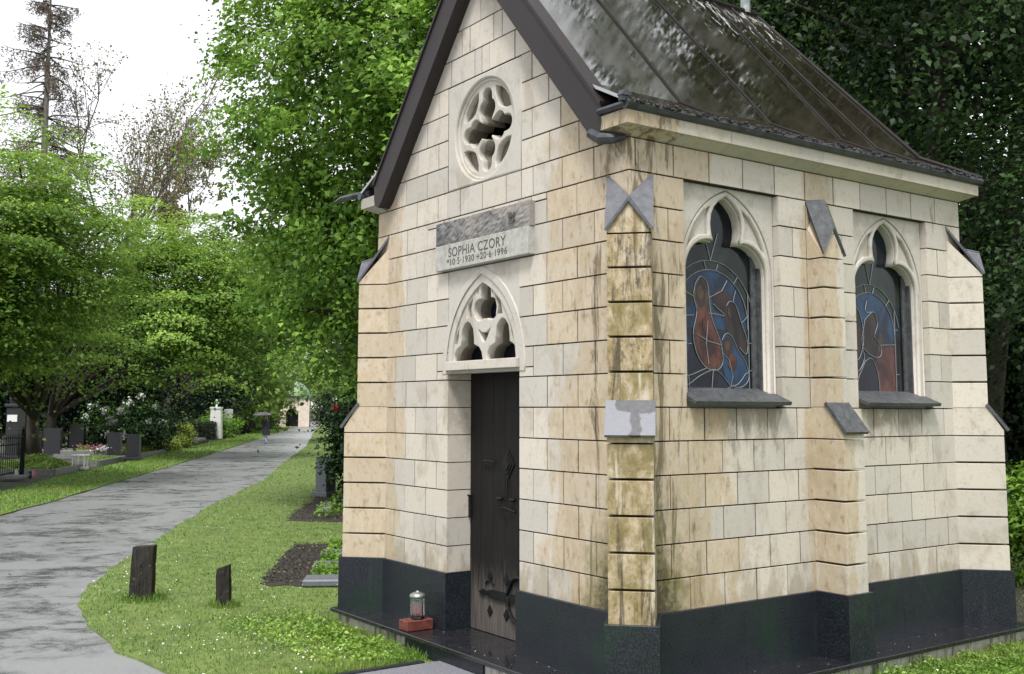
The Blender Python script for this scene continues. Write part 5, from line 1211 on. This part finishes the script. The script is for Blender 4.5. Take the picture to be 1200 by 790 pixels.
# stump posts
def post(name, label, x, y, w, d, h, rz, slant, lean):
    t = thing(name, label, 'post', (x, y, G), rz); b = MB(); nseg = 6; vs = []
    Rr = random.Random(int(w * 1000))
    per_ = [(-w / 2, -d / 2), (-w / 6, -d / 2 - .006), (w / 6, -d / 2), (w / 2, -d / 2), (w / 2, d / 2), (-w / 2, d / 2)]
    for i in range(nseg + 1):
        z = -.05 + (h + .05) * i / nseg
        for px, py in per_:
            zz = z + (slant * px / w if i == nseg else 0)
            vs.append((px * (1 + .10 * (1 - i / nseg)) + lean * z + Rr.uniform(-.004, .004), py + Rr.uniform(-.004, .004), zz))
    k = len(per_); fs = [(i * k + j, i * k + (j + 1) % k, (i + 1) * k + (j + 1) % k, (i + 1) * k + j) for i in range(nseg) for j in range(k)] + [tuple(nseg * k + j for j in range(k))]
    b.add(vs, fs); b.build('stump', M['post'], t); return t
p1 = post('wooden_post', 'broad black timber post standing on the lawn by the path', -5.2, -1.21, .185, .11, .47, rad(56), .01, .03)
b = MB(); b.lathe([(.014, -.004), (.014, .004)], (0, 0, 0), 10); o = b.build('bolt_hole', M['dark_void'], p1); o.location = (0, -.066, .32); o.rotation_euler = (rad(90), 0, 0)
post('wooden_post', 'thin broken black stump on the lawn nearer the chapel', -4.47, -.72, .105, .09, .335, rad(56), .035, -.02)

# far mausoleum
ms = thing('small_mausoleum', 'tiny far pink stone mausoleum with green copper roof at the path end', 'mausoleum', (-94, 39.9, G), rad(62)); fn = lambda u, v, n: (u, -n, v)
half = [(.62, 0), (.62, 1.2)] + arc(0, 1.2, .62, 0, 180, 12) + [(-.62, 0)]
o = shape2d('wall', fn, [(-1.7, 0), (1.7, 0), (1.7, 2.9), (-1.7, 2.9)], [[(.62, .02)] + arc(0, 1.2, .62, 0, 180, 12) + [(-.62, .02)]], .9, 1.3, M['render'], ms, .02)
b = MB(); b.box((-1.68, -.88, 0), (-1.3, 1.7, 2.88)); b.box((1.3, -.88, 0), (1.68, 1.7, 2.88)); b.box((-1.68, 1.4, 0), (1.68, 1.75, 2.88)); b.build('side_walls', M['render'], o)
b = MB(); b.box((-1.85, -1.45, 2.9), (1.85, 1.9, 3.08)); b.lathe([(1.75, 3.05), (1.62, 3.5), (1.25, 4.0), (.7, 4.4), (.15, 4.6), (.1, 5.0)], seg=20); b.build('roof', M['copper'], ms)
b = MB(); b.box((-1.2, -.3, 0.01), (1.2, -.25, 2.5)); b.build('doorway', M['dark_void'], ms)

# person under an umbrella
def figure():
    t = thing('person', 'person in a dark coat and light jeans walking on the wet path under an umbrella', 'person', (-45.4, 16.75, G - .02), rad(-63))
    sc = .86
    J = {'pel': (0, 0, .92), 'sp': (0, .01, 1.12), 'ch': (0, .01, 1.32), 'nk': (0, 0, 1.47), 'hd0': (0, -.01, 1.56), 'hd': (0, -.01, 1.68),
         'hl': (-.10, 0, .88), 'kl': (-.10, -.10, .49), 'al': (-.10, .02, .09), 'tl': (-.10, -.12, .035), 'hr': (.10, 0, .88), 'kr': (.10, .0, .48), 'ar': (.10, .16, .11), 'tr': (.10, .04, .03),
         'sl': (-.19, .01, 1.40), 'el': (-.25, .02, 1.12), 'wl': (-.24, -.08, .88), 'fl': (-.24, -.10, .79), 'sr': (.19, .01, 1.40), 'er': (.26, -.06, 1.16), 'wr': (.14, -.22, 1.30), 'fr': (.12, -.24, 1.36)}
    E_ = [('pel', 'sp'), ('sp', 'ch'), ('ch', 'nk'), ('nk', 'hd0'), ('hd0', 'hd'), ('pel', 'hl'), ('hl', 'kl'), ('kl', 'al'), ('al', 'tl'), ('pel', 'hr'), ('hr', 'kr'), ('kr', 'ar'), ('ar', 'tr'), ('ch', 'sl'), ('sl', 'el'), ('el', 'wl'), ('wl', 'fl'), ('ch', 'sr'), ('sr', 'er'), ('er', 'wr'), ('wr', 'fr')]
    rad_ = dict(pel=.14, sp=.125, ch=.15, nk=.055, hd0=.085, hd=.095, hl=.085, kl=.06, al=.042, tl=.04, hr=.085, kr=.06, ar=.042, tr=.04, sl=.065, el=.048, wl=.033, fl=.03, sr=.065, er=.048, wr=.033, fr=.03)
    ks = list(J); me = bpy.data.meshes.new('body'); me.from_pydata([tuple(c * sc for c in J[k]) for k in ks], [(ks.index(a), ks.index(b_)) for a, b_ in E_], [])
    tmp = bpy.data.objects.new('body', me); COL.objects.link(tmp); m = tmp.modifiers.new('skin', 'SKIN'); m.use_smooth_shade = True
    sv = me.skin_vertices[0].data
    for i, k in enumerate(ks): sv[i].radius = (rad_[k] * sc, rad_[k] * sc * (.75 if k in ('pel', 'sp', 'ch') else 1)); 
    sv[0].use_root = True
    tmp.modifiers.new('sub', 'SUBSURF').levels = 1
    dg = bpy.context.evaluated_depsgraph_get(); body = bpy.data.meshes.new_from_object(tmp.evaluated_get(dg)); bpy.data.objects.remove(tmp)
    body.materials.clear(); body.materials.append(M['skin']); body.materials.append(M['jeans']); body.materials.append(M['shoe'])
    for p in body.polygons:
        z = p.center.z / sc; p.material_index = 2 if z < .09 else 1 if z < .95 and abs(p.center.x) < .2 * sc else 0
    link('body', body, t)
    b = MB(); sec = [(.52, .25, .20, .02), (.75, .235, .19, .02), (.98, .21, .165, .01), (1.2, .20, .155, .01), (1.36, .225, .15, .01), (1.43, .16, .12, 0), (1.49, .075, .08, 0)]; n = 18; vs = []
    for z, a, d_, oy in sec: vs += [(a * sc * math.cos(2 * math.pi * i / n), oy * sc + d_ * sc * math.sin(2 * math.pi * i / n), z * sc) for i in range(n)]
    b.add(vs, [(j * n + i, j * n + (i + 1) % n, (j + 1) * n + (i + 1) % n, (j + 1) * n + i) for j in range(len(sec) - 1) for i in range(n)])
    for s_ in ('l', 'r'): b.tube([tuple(c * sc for c in J[k + s_]) for k in ('s', 'e', 'w')], [.085 * sc, .068 * sc, .05 * sc], 8)
    b.build('coat', M['coat'], t, True)
    b = MB(); b.lathe([(.03, 1.59), (.085, 1.61), (.107, 1.68), (.098, 1.75), (.05, 1.79)], (0, .02, 0), 12); o = b.build('hair', M['hair'], t, True); o.scale = (sc, sc, sc)
    return t
figure()
um = thing('umbrella', 'grey open umbrella held over the walking person', 'umbrella', (-45.4 - .04, 16.75 - .20, G - .02), 0); b = MB(); n = 24; vs = []
for j, (r, z) in enumerate([(.0, 1.60), (.17, 1.585), (.32, 1.545), (.43, 1.485), (.49, 1.425)]):
    vs += [((r * (1 - (.06 if i % 3 else 0) * (j == 4))) * math.cos(2 * math.pi * i / n), (r) * math.sin(2 * math.pi * i / n), z + (.02 if (i % 3 and j == 4) else 0)) for i in range(n)]
b.add(vs, [(j * n + i, j * n + (i + 1) % n, (j + 1) * n + (i + 1) % n, (j + 1) * n + i) for j in range(4) for i in range(n)])
o = b.build('canopy', M['umbrella'], um, True); sol = o.modifiers.new('thick', 'SOLIDIFY'); sol.thickness = .004
b = MB(); b.tube([(0, 0, 1.02), (0, 0, 1.68)], .009, 6); b.build('shaft', M['iron'], um)

# ------------------------------------------------------------------ camera, sky and light
cam = bpy.data.cameras.new('camera'); co_ = bpy.data.objects.new('camera', cam); COL.objects.link(co_); scn.camera = co_
yaw, pit, rol = 0.9631037958648807, 0.09875454732914656, 0.0024258093368994082
fw = Vector((-math.sin(yaw) * math.cos(pit), math.cos(yaw) * math.cos(pit), math.sin(pit))); r = Vector((math.cos(yaw), math.sin(yaw), 0)); u = r.cross(fw)
r2 = math.cos(rol) * r + math.sin(rol) * u; u2 = -math.sin(rol) * r + math.cos(rol) * u
co_.matrix_world = Matrix(((r2.x, u2.x, -fw.x, CAM.x), (r2.y, u2.y, -fw.y, CAM.y), (r2.z, u2.z, -fw.z, CAM.z), (0, 0, 0, 1)))
cam.sensor_fit = 'HORIZONTAL'; cam.sensor_width = 36; cam.lens = 36 * 1228.1275 / 1200
cam.shift_x = 22.19 / 1200; cam.shift_y = -36.0 / 1200
cam.clip_start = .05; cam.clip_end = 2000

w = bpy.data.worlds.new('World'); scn.world = w; w.use_nodes = True; nt = w.node_tree; nt.nodes.clear()
out = nt.nodes.new('ShaderNodeOutputWorld'); bg = nt.nodes.new('ShaderNodeBackground'); sky = nt.nodes.new('ShaderNodeTexSky')
SUN_EL, SUN_AZ = 60, 150       # azimuth measured from +x, counter-clockwise seen from above, of the direction the light comes FROM
SUN_AZ = -48
sky.sky_type = 'NISHITA'; sky.sun_disc = False; sky.sun_elevation = rad(SUN_EL); sky.sun_rotation = rad(90 - SUN_AZ); sky.dust_density = 4; sky.air_density = 1.0; sky.ozone_density = 1
hs = nt.nodes.new('ShaderNodeHueSaturation'); hs.inputs['Saturation'].default_value = .12; nt.links.new(sky.outputs[0], hs.inputs['Color'])
mx = nt.nodes.new('ShaderNodeMix'); mx.data_type = 'RGBA'; mx.inputs[0].default_value = .75; nt.links.new(hs.outputs[0], mx.inputs[6]); mx.inputs[7].default_value = (7.4, 7.55, 7.9, 1)
nt.links.new(mx.outputs[2], bg.inputs[0]); bg.inputs[1].default_value = .070; nt.links.new(bg.outputs[0], out.inputs[0])
sl = bpy.data.lights.new('sun', 'SUN'); so = bpy.data.objects.new('sun', sl); COL.objects.link(so); sl.energy = 1.5; sl.angle = rad(14); sl.color = (1, .975, .94)
dv = Vector((math.cos(rad(SUN_EL)) * math.cos(rad(SUN_AZ)), math.cos(rad(SUN_EL)) * math.sin(rad(SUN_AZ)), math.sin(rad(SUN_EL))))
so.rotation_euler = dv.to_track_quat('Z', 'Y').to_euler()
vs_ = scn.view_settings; vs_.view_transform = 'Standard'; vs_.look = 'None'; vs_.gamma = 1; vs_.use_curve_mapping = False; vs_.exposure = 1.5
scn.cycles.max_bounces = 8; scn.cycles.diffuse_bounces = 4; scn.cycles.glossy_bounces = 4; scn.cycles.transmission_bounces = 6; scn.cycles.transparent_max_bounces = 6
scn.cycles.use_denoising = True
